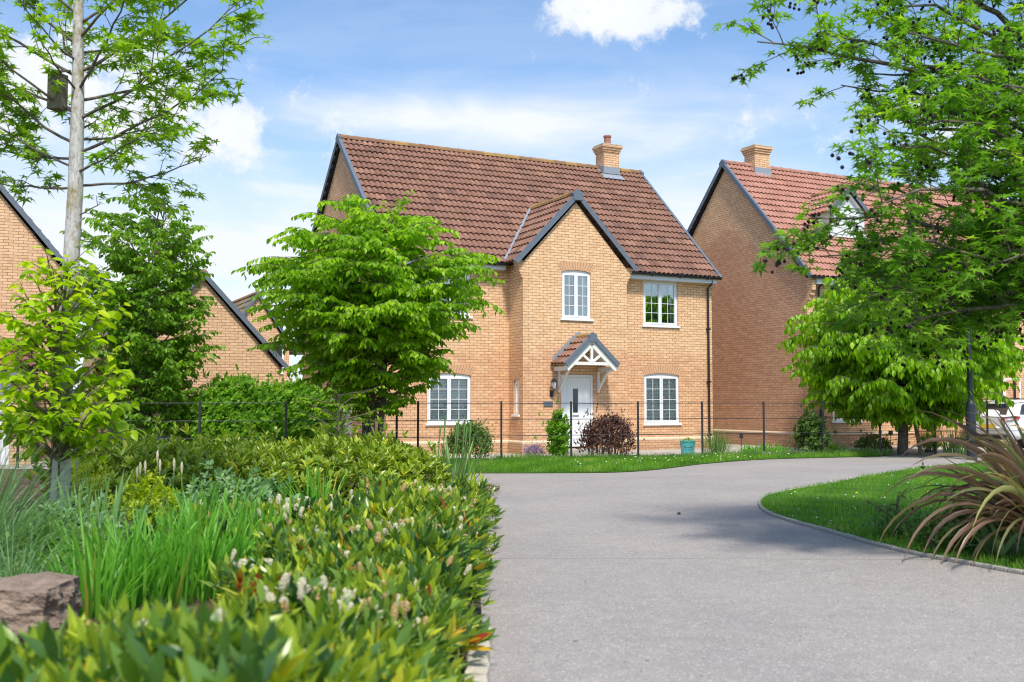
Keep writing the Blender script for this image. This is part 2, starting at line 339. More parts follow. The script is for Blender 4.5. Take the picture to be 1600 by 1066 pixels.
M['lau_hedge']=G('laurel_hedge_leaf',[(0,(.08,.12,.014)),(.45,(.18,.25,.022)),(.85,(.30,.38,.04)),(1,(.46,.44,.05))],.3,.22,.5)
M['lily']=G('daylily_leaf',[(0,(.06,.18,.02)),(.5,(.12,.32,.035)),(.9,(.22,.42,.05)),(1,(.42,.30,.07))],.38,.35)
M['iris']=G('iris_leaf',[(0,(.08,.17,.05)),(.5,(.14,.26,.08)),(1,(.28,.38,.12))],.4,.3)
M['blue_grass']=G('blue_grass_blade',[(0,(.07,.15,.06)),(.5,(.13,.24,.11)),(1,(.26,.36,.19))],.5,.3)
M['herb']=G('herb_leaf',[(0,(.05,.12,.02)),(.5,(.11,.21,.05)),(.9,(.22,.32,.12)),(1,(.35,.36,.2))],.5,.3)
M['silver']=G('silvery_leaf',[(0,(.07,.16,.06)),(.5,(.15,.26,.12)),(1,(.30,.42,.24))],.5,.3)
M['lime']=G('lime_leaf',[(0,(.15,.22,.01)),(.5,(.28,.36,.015)),(1,(.42,.44,.03))],.45,.3)
M['phor']=G('flax_leaf',[(0,(.12,.07,.055)),(.35,(.24,.15,.10)),(.55,(.20,.21,.09)),(.8,(.33,.34,.12)),(1,(.55,.32,.15))],.35,.22,.5,(1.3,1.1,.7),.7)
M['purple']=G('purple_leaf',[(0,(.03,.014,.012)),(.5,(.085,.04,.032)),(.85,(.18,.09,.06)),(1,(.30,.17,.10))],.4,.2,.4,(1.4,1,.8))
M['shrub']=G('shrub_leaf',[(0,(.04,.09,.018)),(.5,(.09,.16,.035)),(1,(.18,.26,.07))],.4,.25)
M['grass']=G('grass_blade',[(0,(.06,.16,.014)),(.5,(.12,.27,.022)),(.85,(.20,.33,.04)),(1,(.36,.33,.11))],.5,.35,.3,(1.3,1.5,.6),.5)
M['lav']=G('lavender_flower',[(0,(.16,.10,.22)),(.5,(.28,.20,.38)),(1,(.42,.33,.52))],.7,.2)
M['cream']=simple('cream_flower',(.62,.58,.38),.8,vary=.4,vs=40,bump=1,bs=120)
M['tan']=simple('faded_flower',(.48,.33,.13),.85,vary=.4,vs=40,bump=1,bs=120)
M['daisy']=simple('daisy_white',(.8,.8,.76),.7); M['dand']=simple('dandelion_yellow',(.8,.55,.02),.7)
M['seed']=simple('dark_seed_ball',(.015,.009,.008),.9)
M['boxwood']=simple('grey_box_wood',(.15,.135,.10),.9,vary=.5,vs=10)

# ---------------- leaf clouds ----------------
def norm(a): return a/np.maximum(np.linalg.norm(a,axis=1,keepdims=True),1e-9)
T_LEAF=(np.array([(0,0,0),(-.27,.30,.05),(.27,.30,.05),(0,.35,-.02),(-.22,.68,.02),(.22,.68,.02),(0,.70,-.05),(0,1,-.14)]),
        [(0,3,1),(0,2,3),(1,3,6,4),(3,2,5,6),(4,6,7),(6,5,7)])
T_LONG=(np.array([(0,0,0),(-.13,.30,.04),(.13,.30,.04),(0,.32,0),(-.13,.65,.04),(.13,.65,.04),(0,.67,0),(0,1,-.03)]),T_LEAF[1])
T_SMALL=(np.array([(0,0,0),(-.28,.5,.04),(.28,.5,.04),(0,1,-.08)]),[(0,2,3,1)])
def star():
    v=[(0,.12,0)]; 
    for i,(ang,r) in enumerate([(-150,.28),(-115,.52),(-85,.22),(-58,.80),(-28,.28),(0,1.0),(28,.28),(58,.80),(85,.22),(115,.52),(150,.28)]):
        t=R(ang); v.append((r*math.sin(t)*.92,.12+r*math.cos(t)*.9,-.10*r*r))
    v=np.array(v); return v,[(0,i,i+1) for i in range(1,11)]
T_STAR=star()
def leaf_obj(name,T,pos,dr,nr,size,rnd,m,parent=None,width=1.0):
    pos=np.asarray(pos,float); dr=norm(np.asarray(dr,float)); nr=np.asarray(nr,float); n=len(pos)
    x=norm(np.cross(dr,nr)); nz=np.cross(x,dr); tv,tf=T; k=len(tv); size=np.asarray(size)[:,None,None]
    V=pos[:,None,:]+size*(x[:,None,:]*tv[None,:,0:1]*width+dr[:,None,:]*tv[None,:,1:2]+nz[:,None,:]*tv[None,:,2:3])
    V=V.reshape(-1,3); lens=np.array([len(f) for f in tf]); flat=np.array([i for f in tf for i in f])
    loops=(flat[None,:]+(np.arange(n)*k)[:,None]).ravel(); tot=np.tile(lens,n); starts=np.concatenate([[0],np.cumsum(tot)[:-1]])
    me=bpy.data.meshes.new(name); me.vertices.add(len(V)); me.vertices.foreach_set('co',V.astype(np.float32).ravel())
    me.loops.add(len(loops)); me.loops.foreach_set('vertex_index',loops.astype(np.int32))
    me.polygons.add(len(tot)); me.polygons.foreach_set('loop_start',starts.astype(np.int32)); me.polygons.foreach_set('loop_total',tot.astype(np.int32))
    a=me.attributes.new('rnd','FLOAT','POINT'); a.data.foreach_set('value',np.repeat(np.asarray(rnd,np.float32),k)); me.update(calc_edges=True)
    me.polygons.foreach_set('use_smooth',[True]*len(tot)); me.materials.append(m)
    o=bpy.data.objects.new(name,me); COL.objects.link(o); o.parent=parent; return o
def rnd3(n,s=1): return rng.normal(0,s,(n,3))
def strap_obj(name,base,dirs,length,width,arch,rnd,m,parent=None,seg=7,fold=.25,twist=.3,flat_tip=False):
    """long blades: base (n,3), initial direction, arching down under their own weight"""
    base=np.asarray(base,float); n=len(base); dirs=norm(np.asarray(dirs,float)); length=np.broadcast_to(length,(n,)); width=np.broadcast_to(width,(n,)); arch=np.broadcast_to(arch,(n,))
    P=[base]; d=dirs.copy(); h=dirs.copy(); h[:,2]=0; 
    for i in range(seg):
        d=norm(d+np.array([0,0,-1])*(arch*((i+1)/seg)**1.0/seg*2.2)[:,None]); P.append(P[-1]+d*(length/seg)[:,None])
    P=np.array(P)                                # seg+1,n,3
    hs=norm(np.cross(dirs+rnd3(n,.15),np.array([[0,0,1.]]*n))); V=[]
    tw=rng.normal(0,twist,n)
    for i in range(seg+1):
        t=i/seg; prof=(1-t**4)*(.55+.45*min(1,t*4)); prof=max(prof,.04)
        dd=norm(P[min(i+1,seg)]-P[max(i-1,0)]); nn=norm(np.cross(hs,dd)); s=hs*np.cos(tw*t)[:,None]+nn*np.sin(tw*t)[:,None]; n2=norm(np.cross(s,dd))
        w=(width*prof/2)[:,None]
        V+= [P[i]-s*w, P[i]+n2*w*-fold*2, P[i]+s*w]
    V=np.array(V).transpose(1,0,2).reshape(-1,3); k=3*(seg+1); tf=[]
    for i in range(seg): a=3*i; tf+=[(a,a+1,a+4,a+3),(a+1,a+2,a+5,a+4)]
    flat=np.array(tf); loops=(flat.ravel()[None,:]+(np.arange(n)*k)[:,None]).ravel(); nf=n*len(tf)
    me=bpy.data.meshes.new(name); me.vertices.add(len(V)); me.vertices.foreach_set('co',V.astype(np.float32).ravel()); me.loops.add(len(loops)); me.loops.foreach_set('vertex_index',loops.astype(np.int32))
    me.polygons.add(nf); me.polygons.foreach_set('loop_start',(np.arange(nf)*4).astype(np.int32)); me.polygons.foreach_set('loop_total',np.full(nf,4,np.int32))
    a=me.attributes.new('rnd','FLOAT','POINT'); a.data.foreach_set('value',np.repeat(np.asarray(rnd,np.float32),k)); me.update(calc_edges=True)
    me.polygons.foreach_set('use_smooth',[True]*nf); me.materials.append(m)
    o=bpy.data.objects.new(name,me); COL.objects.link(o); o.parent=parent; return o

# ---------------- ground and paving ----------------
def sheet(name,pts,z,m,label,cat,kind='structure',th=0):
    b=MB()
    if th: b.prism([(p[0],p[1],z-th) for p in pts],(0,0,th))
    else: b.poly([(p[0],p[1],z) for p in pts])
    o=b.build(name,m,uv=False); return tag(o,label,cat,kind=kind)
def smooth_curve(pts,n=6):
    pts=[Vector((p[0],p[1],0)) for p in pts]; out=[]
    for i in range(len(pts)-1):
        p0=pts[max(i-1,0)];p1=pts[i];p2=pts[i+1];p3=pts[min(i+2,len(pts)-1)]
        for k in range(n):
            t=k/n; out.append(.5*((2*p1)+(p2-p0)*t+(2*p0-5*p1+4*p2-p3)*t*t+(3*p1-p0-3*p2+p3)*t**3))
    out.append(pts[-1]); return out
sheet('ground',[(-600,-200),(600,-200),(600,1500),(-600,1500)],-.02,M['field'],'flat earth reaching to the horizon under the estate','ground')
sheet('path',[(-16,-8),(30,-8),(30,60),(-16,60)],0,M['asphalt'],'wide grey asphalt footpath curving past the garden fence','path')
lawn_edge=smooth_curve([(26,30.5),(18,27.6),(12.5,25.0),(9.3,22.6),(7.2,20.2),(5.48,17.83),(4.45,16.5),(3.75,15.4),(3.40,14.3),(3.24,13.2),(3.28,12.3),(3.42,11.39),(3.64,9.92),(3.91,9.13),(4.25,8.4),(4.9,7.4),(6,6),(8,4),(12,0)],6)
sheet('lawn',[(p.x,p.y) for p in lawn_edge]+[(26,0)],.03,M['turf'],'lawn inside the curve of the path with daisies','lawn',th=.02)
bed_edge=smooth_curve([(-.15,-2),(-.15,4),(-.17,6),(-.24,8),(-.25,10.4),(-.38,13),(-.50,15.2),(-.52,16.1),(-.2,16.75),(-.7,17.6),(-.95,19),(-1.5,20.3),(-3,20.8),(-14,21.4)],6)
sheet('flower_bed',[(-14,-2)]+[(p.x,p.y) for p in bed_edge],.05,M['soil'],'mulched planting bed left of the path','flower bed',th=.04)
strip_edge=smooth_curve([(-6,20.6),(-2,20.55),(.8,20.6),(2.2,20.85),(3.2,21.9),(4.4,23.7),(6.2,25.5),(8.15,26.35),(9.6,26.9)],5)
F0=Vector((-.25,24.3,0)); FD=Vector((11.65,3.7,0))/7
def fpt(i): return F0+FD*i
sheet('grass_verge',[(p.x,p.y) for p in strip_edge]+[(fpt(5).x,fpt(5).y+.1),(-.25,24.5),(-6,23.6)],.025,M['turf'],'narrow grass verge between path and black rail fence','grass verge',th=.015)
sheet('front_garden',[(-13,23.8),(-.25,24.45),(fpt(9).x,fpt(9).y+.15),(30,33.8),(30,60),(-13,60)],.02,M['gravel'],'pale gravel forecourt behind the rail fence','forecourt',th=.015)
def edging(name,pts,w,h,m,label,seg=.9,jit=0):
    root=MB()
    pts=[Vector((p.x,p.y,0)) for p in pts]; acc=0
    for a,b in zip(pts[:-1],pts[1:]):
        d=(b-a); n=Vector((-d.y,d.x,0)).normalized(); r=h+random.uniform(-jit,jit); g=d.normalized()*.004
        root.prism([a+g-n*w/2,b-g-n*w/2,b-g+n*w/2,a+g+n*w/2],(0,0,r))
    o=root.build(name,m,uv=False,bevel=.008); return tag(o,label,'kerb edging')
edging('lawn_edging',lawn_edge[18:100],.05,.034,M['concrete'],'thin concrete edging strip around the curve of the lawn',jit=.003)
ke=[Vector((-.17-.012*(k%2)+random.uniform(-.008,.008),3.0+k*.19,0)) for k in range(18)]
edging('bed_kerb',ke,.11,.085,M['stone'],'rough pale stone kerb between planting bed and path',jit=.014)

# ---------------- house pieces ----------------
def wall(b,F,a0,a1,z0,z1,ops=(),rev=.09):
    A=sorted({a0,a1}|{v for o in ops for v in (o[0],o[1])}); Z=sorted({z0,z1}|{v for o in ops for v in (o[2],o[3]+o[4])})
    for i in range(len(A)-1):
        for j in range(len(Z)-1):
            ca=(A[i]+A[i+1])/2; cz=(Z[j]+Z[j+1])/2
            if any(o[0]<ca<o[1] and o[2]<cz<o[3]+o[4] for o in ops): continue
            b.poly([F(A[i],Z[j],0),F(A[i+1],Z[j],0),F(A[i+1],Z[j+1],0),F(A[i],Z[j+1],0)])
    for (x0,x1,y0,y1,r) in ops:
        for q in ([(x0,y0),(x0,y1)],[(x1,y0),(x1,y1)],[(x0,y0),(x1,y0)]):
            b.poly([F(*q[0],0),F(*q[1],0),F(*q[1],rev),F(*q[0],rev)])
        n=10; c=[(x0+(x1-x0)*k/n, y1+r*(1-(2*k/n-1)**2)) for k in range(n+1)]
        for p,q in zip(c[:-1],c[1:]):
            b.poly([F(*p,0),F(*q,0),F(*q,rev),F(*p,rev)])
            if r>0: b.poly([F(*p,0),F(*q,0),F(q[0],y1+r,0),F(p[0],y1+r,0)])
def arch(parent,F,o,h=.23,name='brick_arch'):
    x0,x1,y0,y1,r=o; n=max(4,round((x1-x0+.1)/.078)); ext=.10; b=MB(); c=[]
    for k in range(n+1):
        t=2*k/n-1; x=(x0+x1)/2+t*(x1-x0)/2; zz=y1+r*(1-t*t); sl=-2*r*t/((x1-x0)/2); L_=math.hypot(1,sl); nx,nz=-sl/L_,1/L_
        fx=t*.10; c.append(((x,zz),(x+nx*h+fx,zz+nz*h)))
    for p,q in zip(c[:-1],c[1:]):
        for g in (0,):
            i0=Vector(p[0]).lerp(Vector(q[0]),.09); i1=Vector(p[0]).lerp(Vector(q[0]),.91); o0=Vector(p[1]).lerp(Vector(q[1]),.09); o1=Vector(p[1]).lerp(Vector(q[1]),.91)
            vs=[F(i0.x,i0.y,-.006),F(i1.x,i1.y,-.006),F(o1.x,o1.y,-.006),F(o0.x,o0.y,-.006)]; w=[F(i0.x,i0.y,.01),F(i1.x,i1.y,.01),F(o1.x,o1.y,.01),F(o0.x,o0.y,.01)]
            b.add(vs+w,[(0,1,2,3),(0,1,5,4),(1,2,6,5),(2,3,7,6),(3,0,4,7)])
    b2=MB()
    for p,q in zip(c[:-1],c[1:]): b2.poly([F(p[0][0],p[0][1],-.003),F(q[0][0],q[0][1],-.003),F(q[1][0],q[1][1],-.003),F(p[1][0],p[1][1],-.003)])
    o_=b.build(name,M['soldier_plain'],parent); b2.build('mortar',M['mortar'],o_,uv=False); return o_
def FB(b,F,a0,a1,z0,z1,d0,d1):
    P=[F(a0,z0,d0),F(a1,z0,d0),F(a1,z1,d0),F(a0,z1,d0),F(a0,z0,d1),F(a1,z0,d1),F(a1,z1,d1),F(a0,z1,d1)]
    b.add(P,[(0,1,2,3),(7,6,5,4),(0,4,5,1),(1,5,6,2),(2,6,7,3),(3,7,4,0)])
def window(parent,F,o,rows=4,blind=0,sashes=2,panes=2,sill=True,name='window'):
    """frame mesh with sill, panes, glazing bars and blind as sub-parts"""
    x0,x1,z0,z1,r=o; d=.04; fr=MB(); t=.042
    def ring(a0,a1,c0,c1,t,d0,d1):
        FB(fr,F,a0,a0+t,c0,c1,d0,d1); FB(fr,F,a1-t,a1,c0,c1,d0,d1); FB(fr,F,a0+t,a1-t,c0,c0+t,d0,d1); FB(fr,F,a0+t,a1-t,c1-t,c1,d0,d1)
    zb=z0+.05; ring(x0+.002,x1-.002,zb,z1-.002,t,d,d+.06)
    if r:
        n=10; vs=[F(x0+(x1-x0)*k/n,z1+r*(1-(2*k/n-1)**2)-.003,d+.005) for k in range(n+1)]; vs2=[F(x0+(x1-x0)*k/n,z1+r*(1-(2*k/n-1)**2)-.003,d+.05) for k in range(n+1)]
        m=len(vs); fr.add(vs+vs2,[tuple(range(m)),tuple(range(m,2*m))]+[(i,i+1,i+1+m,i+m) for i in range(m-1)]+[(m-1,0,m,2*m-1)])
    wi=(x1-x0-2*t)/sashes; s=.048; gl=MB(); gb=MB()
    for k in range(sashes):
        a=x0+t+k*wi+.004; e=a+wi-.008; ring(a,e,zb+t+.003,z1-t-.003,s,d-.014,d+.03)
        g0,g1,h0,h1=a+s,e-s,zb+t+s+.003,z1-t-s-.003
        gl.poly([F(g0,h0,d+.012),F(g1,h0,d+.012),F(g1,h1,d+.012),F(g0,h1,d+.012)])
        for q in range(1,panes): c=g0+(g1-g0)*q/panes; FB(gb,F,c-.007,c+.007,h0,h1,d+.004,d+.010)
        for q in range(1,rows): c=h0+(h1-h0)*q/rows; FB(gb,F,g0,g1,c-.007,c+.007,d+.0035,d+.0095)
    f=fr.build(name,M['white'],parent,uv=False)
    gl.build('pane',M['glass_clear' if blind and blind>.5 else 'glass'],f,uv=False); gb.build('glazing_bars',M['white'],f,uv=False)
    if sill: sb=MB(); FB(sb,F,x0-.06,x1+.06,z0-.005,z0+.05,-.05,d+.05); sb.build('sill',M['white'],f,uv=False,bevel=.006)
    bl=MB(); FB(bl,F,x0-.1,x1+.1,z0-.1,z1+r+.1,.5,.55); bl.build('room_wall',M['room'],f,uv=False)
    if blind:
        bb=MB(); z=z1-.06
        while z>z1-(z1-z0)*blind+.1: FB(bb,F,x0+.08,x1-.08,z-.036,z,.095,.100); z-=.042
        bb.build('blind',M['blind'],f,uv=False)
    elif blind is not None:
        for (p,q) in ((x0+.03,x0+.17),(x1-.17,x1-.03)):
            n=5; cb=MB()
            for k in range(n): a=p+(q-p)*k/n; FB(cb,F,a,a+(q-p)/n*.8,z0+.05,z1,.16+.02*(k%2),.19+.02*(k%2))
            cb.build('curtain',M['blind'],f,uv=False)
    return f
M['mortar']=simple('arch_mortar',(.30,.18,.10),.9); M['soldier_plain']=simple('arch_brick_red',(.62,.36,.20),.88,vary=.22,vs=9,bump=.3)
def tiles(parent,name,E0,a,s,W_,L_,m,gauge=.335,tw=.33,th=.052,keep=None,pitch=.165,amp=.055):
    E0=Vector(E0);a=Vector(a).normalized();s=Vector(s).normalized(); n=a.cross(s).normalized()
    if n.z<0: n=-n
    b=MB(); nc=max(1,round(L_/gauge)); g=L_/nc; nt_=max(1,round(W_/tw)); w=W_/nt_; k=12
    for c in range(nc):
        for t in range(nt_):
            if keep and not keep(E0+a*((t+.5)*w)+s*((c+.5)*g)): continue
            r=random.random(); r=min(1,max(0,.5+random.gauss(0,.15))); j=random.uniform(-.004,.004); vs=[]
            for q in range(k+1):
                x=t*w+w*q/k; hh=amp*abs(math.sin(math.pi*x/(w/2)))**.75
                p=E0+a*x
                vs+= [p+s*(c*g+.06)+n*(hh*.6-.01), p+s*(c*g-.02)+n*(hh+th*.55), p+s*(c*g-.02)+n*(hh+th+j), p+s*((c+1)*g+.0)+n*(hh+.004+j)]
            fs=[]
            for q in range(k): i=4*q; fs+=[(i,i+4,i+5,i+1),(i+1,i+5,i+6,i+2),(i+2,i+6,i+7,i+3)]
            b.add(vs,fs,r)
    return b.build(name,m,parent,uv=False)
def ridge(parent,A,B_,m,r=.115,seg=.42,name='ridge_tiles'):
    A=Vector(A);B_=Vector(B_); L_=(B_-A).length; n=max(1,round(L_/seg)); d=(B_-A)/n; b=MB(); side=d.normalized().cross(Vector((0,0,1))).normalized()
    for i in range(n):
        p=A+d*i; q=p+d*1.02; rr=r*random.uniform(.97,1.03); c=random.random(); vs=[]
        for P_,k_ in ((p,1.06),(q,.97)):
            for t in range(7): an=math.pi*(t/6)*1.1-.05*math.pi; vs.append(P_+side*math.cos(an)*rr*k_+Vector((0,0,1))*(math.sin(an)*rr*k_))
        b.add(vs,[(t,t+1,t+8,t+7) for t in range(6)]+[tuple(range(7)),tuple(range(7,14))],c)
    return b.build(name,m,parent,uv=False)
def verge(b,A,B_,out,w=.10,h=.17):
    """barge strip from eave A to ridge B on the gable side 'out'"""
    A=Vector(A);B_=Vector(B_);out=Vector(out).normalized(); d=(B_-A).normalized(); n=out.cross(d).normalized(); h*=.8
    if n.z<0: n=-n
    q=[n*.065+out*w*.5,n*.065-out*w*.5,n*-(h-.065)+out*w*.32,n*-(h-.065)+out*w*.5]
    b.add([A+p for p in q]+[B_+p for p in q],[(0,1,2,3),(7,6,5,4),(0,4,5,1),(1,5,6,2),(2,6,7,3),(3,7,4,0)])
def gutter(parent,A,B_,m=None,name='gutter'):
    A=Vector(A);B_=Vector(B_); d=(B_-A).normalized(); side=d.cross(Vector((0,0,1))); b=MB(); vs=[]
    for P_ in (A,B_):
        for t in range(9): an=math.pi+math.pi*t/8; vs.append(P_+side*math.cos(an)*.06+Vector((0,0,math.sin(an)*.065)))
        for t in range(9): an=2*math.pi-math.pi*t/8; vs.append(P_+side*math.cos(an)*.052+Vector((0,0,math.sin(an)*.057)))
    b.add(vs,[(t,(t+1)%18,(t+1)%18+18,t+18) for t in range(18)]+[tuple(range(18)),tuple(range(18,36))])
    L_=(B_-A).length; k=1
    while k<L_: p=A+d*k; b.bar(p-side*.065+Vector((0,0,-.01)),p+side*.065+Vector((0,0,-.01)),.04,.13); k+=1.0
    return b.build(name,M['black'],parent,uv=False)
def pipe(parent,x,y,z0,z1,out=(0,1,0)):
    b=MB(); o=Vector(out); b.tube([Vector((x,y,z1))-o*.0+o*-.20+Vector((0,0,.22)),Vector((x,y,z1+.12))-o*.18,Vector((x,y,z1)),Vector((x,y,z0+.1)),Vector((x,y,z0))-o*.06],.034,10)
    z=z0+.3
    while z<z1: b.box(x-.055,x+.055,y-.05,y+.055,z,z+.045); z+=1.6
    return b.build('downpipe',M['black'],parent,uv=False)
def corbel(b,u0,dirn,v0,v1,zt,steps=5,st=.055):
    for k in range(steps):
        w=st*(steps-k); z1=zt-k*.075; x0,x1=(u0,u0+w) if dirn>0 else (u0-w,u0)
        b.box(x0,x1,v0+.002*k,v1,z1-.072,z1)
def chimney(parent,u,v,z0,z1,w=.62,d=.5,pot=True):
    b=MB(); b.box(u-w/2,u+w/2,v-d/2,v+d/2,z0,z1-.25)
    for k,e in enumerate((.03,.06,.09)): b.box(u-w/2-e,u+w/2+e,v-d/2-e,v+d/2+e,z1-.25+k*.075,z1-.25+(k+1)*.075)
    c=b.build('chimney',M['brick_plain'],parent)
    k=MB(); k.box(u-w/2-.07,u+w/2+.07,v-d/2-.07,v+d/2+.07,z1-.025,z1+.03); k.build('cap',M['cap'],c,uv=False,bevel=.02)
    if pot: k=MB(); k.lathe([(.13,z1+.03),(.115,z1+.1),(.11,z1+.30),(.135,z1+.31),(.135,z1+.36),(.10,z1+.37),(.095,z1+.2)],u,v); k.build('pot',M['pot'],c,smooth=False,uv=False)
    return c
HA=R(26.8); UX=Vector((math.cos(HA),math.sin(HA),0)); VX=Vector((-math.sin(HA),math.cos(HA),0))
def house_shell(h,W_,Dp,ze,zr,fops=(),brick='brick',gbrick=None,plinth=True,tile='tile',front_extra=None,ov=.28,keep=None,roof_name='roof',back=True):
    """gable roof house, ridge along u; local origin at the front left wall corner"""
    vr=Dp/2; b=MB(); F=lambda a,z,d:(a,d,z)
    wall(b,F,0,W_,0,ze,fops); b.poly([(W_,Dp,0),(0,Dp,0),(0,Dp,ze),(W_,Dp,ze)])
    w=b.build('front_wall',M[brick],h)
    zt=zr-.14
    for u in (0,W_): b=MB(); b.poly([(u,0,0),(u,Dp,0),(u,Dp,ze),(u,vr,zt),(u,0,ze)]); b.build('gable_wall',M[gbrick or brick],h)
    sl=(zr-ze-0)/(vr+ov); s=Vector((0,1,sl)).normalized(); L_=math.hypot(vr+ov,zr-ze)
    r=tiles(h,roof_name,(-.07,-ov,ze),(1,0,0),s,W_+.14,L_,M[tile],keep=keep)
    tiles(r,'rear_slope',(-.07,Dp+ov,ze),(1,0,0),(0,-1,sl),W_+.14,L_,M[tile])
    u=MB(); u.add([(-.06,-ov,ze-.03),(W_+.06,-ov,ze-.03),(W_+.06,vr,zr-.04),(-.06,vr,zr-.04),(-.06,Dp+ov,ze-.03),(W_+.06,Dp+ov,ze-.03)],[(0,1,2,3),(3,2,5,4)])
    u.build('roof_underlay',M['room'],r,uv=False)
    ridge(r,(-.09,vr,zr+.02),(W_+.09,vr,zr+.02),M['ridge' if tile=='tile' else tile])
    for uu,o in ((-.1,-1),(W_+.1,1)):
        vb=MB()
        for vv in (-ov-.03,Dp+ov+.03): verge(vb,(uu,vv,ze-.01),(uu,vr,zr),(o,0,0))
        vb.prism([(uu-.055,vr-.13,zr-.12),(uu-.055,vr+.13,zr-.12),(uu-.055,vr+.15,zr+.03),(uu-.055,vr,zr+.15),(uu-.055,vr-.15,zr+.03)],(.11,0,0))
        vb.build('verge_trim',M['verge'],h,uv=False)
    return sl
# ---------------- main house ----------------
P=(-3.251,26.735)
main=empty('brick_house',(P[0],P[1],0),HA,'buff brick house with brown tiled roof, gabled wing and arched windows, in the centre','house')
ZE,ZR,Dm,Wm=5.30,9.20,7.95,10.47
o_ll=(1.15,2.41,.80,2.12,.065); o_lu=(1.15,2.39,3.66,5.02,0); o_ru=(7.97,9.20,3.62,5.0,0); o_rl=(7.98,9.23,.73,2.20,.065)
FM=lambda a,z,d:(a,d,z)
WU0,WU1,WP=3.54,6.84,-.85
fops=[o_ll,o_lu,o_ru,o_rl]
house_shell(main,Wm,Dm,5.16,ZR,fops,gbrick='brick_peak')
# (roof eave height is set by the wall head: tiles start just above it)
for o,bl in ((o_ll,.98),(o_lu,None),(o_ru,0),(o_rl,1)):
    window(main,FM,o,rows=4,blind=bl)
for o in (o_ll,o_rl): arch(main,FM,o)
# wing
FW=lambda a,z,d:(a,WP+d,z)
o_w1=(4.74,5.66,3.64,4.98,.06); o_dr=(4.71,5.72,.16,2.16,0)
b=MB(); wall(b,FW,WU0,WU1,0,5.16,[o_w1,o_dr])
WA=5.19; WZ=7.12; hw=(WU1-WU0)/2; sw=(WZ-5.16)/(hw+.24)
b.poly([FW(WU0,5.16,0),FW(WU1,5.16,0),FW(WA,WZ-.2,0)])
b.poly([(WU1,WP,0),(WU1,0,0),(WU1,0,5.16),(WU1,WP,5.16)])
FC=lambda a,z,d:(WU0+d,a,z)
o_c=(-.60,-.30,1.02,1.98,.05)
wall(b,FC,WP,0,0,5.16,[o_c],.07)
b.build('wing_wall',M['brick'],main)
for c_ in ((WU0,-1,WP+.004,WP+.16,5.20,6,.036),(WU1,1,WP+.004,WP+.16,5.20,6,.036),(Wm,1,.004,.14,5.22,6,.034)): b=MB(); corbel(b,*c_); b.build('corbel',M['brick'],main)
window(main,FW,o_w1,rows=4,blind=0); arch(main,FW,o_w1)
window(main,FC,o_c,rows=3,blind=None,sashes=1,panes=2); arch(main,FC,o_c,.2)
tanm=(ZR-5.16)/(Dm/2+.28)
def above_main(p): return p.z>5.16+tanm*(p.y+.28)-.12
sL=math.hypot(hw+.24,WZ-5.16)
yb=(WZ-5.16)/tanm-.28; Lw=yb-WP+.1
for sg,nm in ((-1,'wing_roof'),(1,'wing_roof')):
    r=tiles(main,nm,(WA+sg*(hw+.24),WP-.07,5.16),(0,1,0),(-sg,0,sw),Lw,sL,M['tile'],keep=above_main)
    vl=MB(); a_=Vector((WA+sg*(hw+.24),-.28+.02,5.29)); c_=Vector((WA,yb,WZ+.13)); vl.bar(a_,c_,.07,.03); vl.build('valley_lead',M['lead'],r,uv=False)
ridge(main,(WA,WP-.09,WZ+.02),(WA,yb+.05,WZ+.02),M['ridge'])
vb=MB()
for sg in (-1,1): verge(vb,(WA+sg*(hw+.27),WP-.08,5.13),(WA,WP-.08,WZ),(0,-1,0),.10,.165)
vb.prism([(WA-.14,WP-.15,WZ-.16),(WA+.14,WP-.15,WZ-.16),(WA+.16,WP-.15,WZ+.03),(WA,WP-.15,WZ+.15),(WA-.16,WP-.15,WZ+.03)],(0,.12,0)); vb.build('verge_trim',M['verge'],main,uv=False)
# eaves
for a0,a1 in ((.0,WU0-.22),(WU1+.22,Wm-.0)):
    fb=MB(); fb.box(a0,a1,-.27,-.245,5.00,5.15); fb.box(a0,a1,-.245,-.004,5.00,5.02); fb.build('fascia',M['fascia'],main,uv=False)
gutter(main,(-.02,-.33,5.17),(WU0-.2,-.33,5.17)); gutter(main,(WU1+.25,-.33,5.17),(Wm+.1,-.33,5.17)); gutter(main,(0,Dm+.33,5.17),(Wm,Dm+.33,5.17))
pipe(main,Wm-.18,-.055,.1,4.86)
for a0,a1,y,fc in ((0,WU0,0,1),(WU1,Wm,0,1)):
    pb=MB(); pb.prism([(a0,y-.045,.30),(a0,y-.045,.345),(a0,y-.003,.385),(a0,y-.003,.30)],(a1-a0,0,0)); pb.build('plinth_course',M['plinth'],main,uv=False)
pb=MB(); pb.prism([(WU0-.04,WP-.045,.30),(WU0-.04,WP-.045,.345),(WU0-.04,WP-.003,.385),(WU0-.04,WP-.003,.30)],(4.66-WU0,0,0)); pb.build('plinth_course',M['plinth'],main,uv=False)
pb=MB(); pb.prism([(5.78,WP-.045,.30),(5.78,WP-.045,.345),(5.78,WP-.003,.385),(5.78,WP-.003,.30)],(WU1-5.74,0,0)); pb.build('plinth_course',M['plinth'],main,uv=False)
pb=MB(); pb.prism([(WU0-.045,WP,.30),(WU0-.045,WP,.345),(WU0-.003,WP,.385),(WU0-.003,WP,.30)],(0,-WP,0)); pb.build('plinth_course',M['plinth'],main,uv=False)

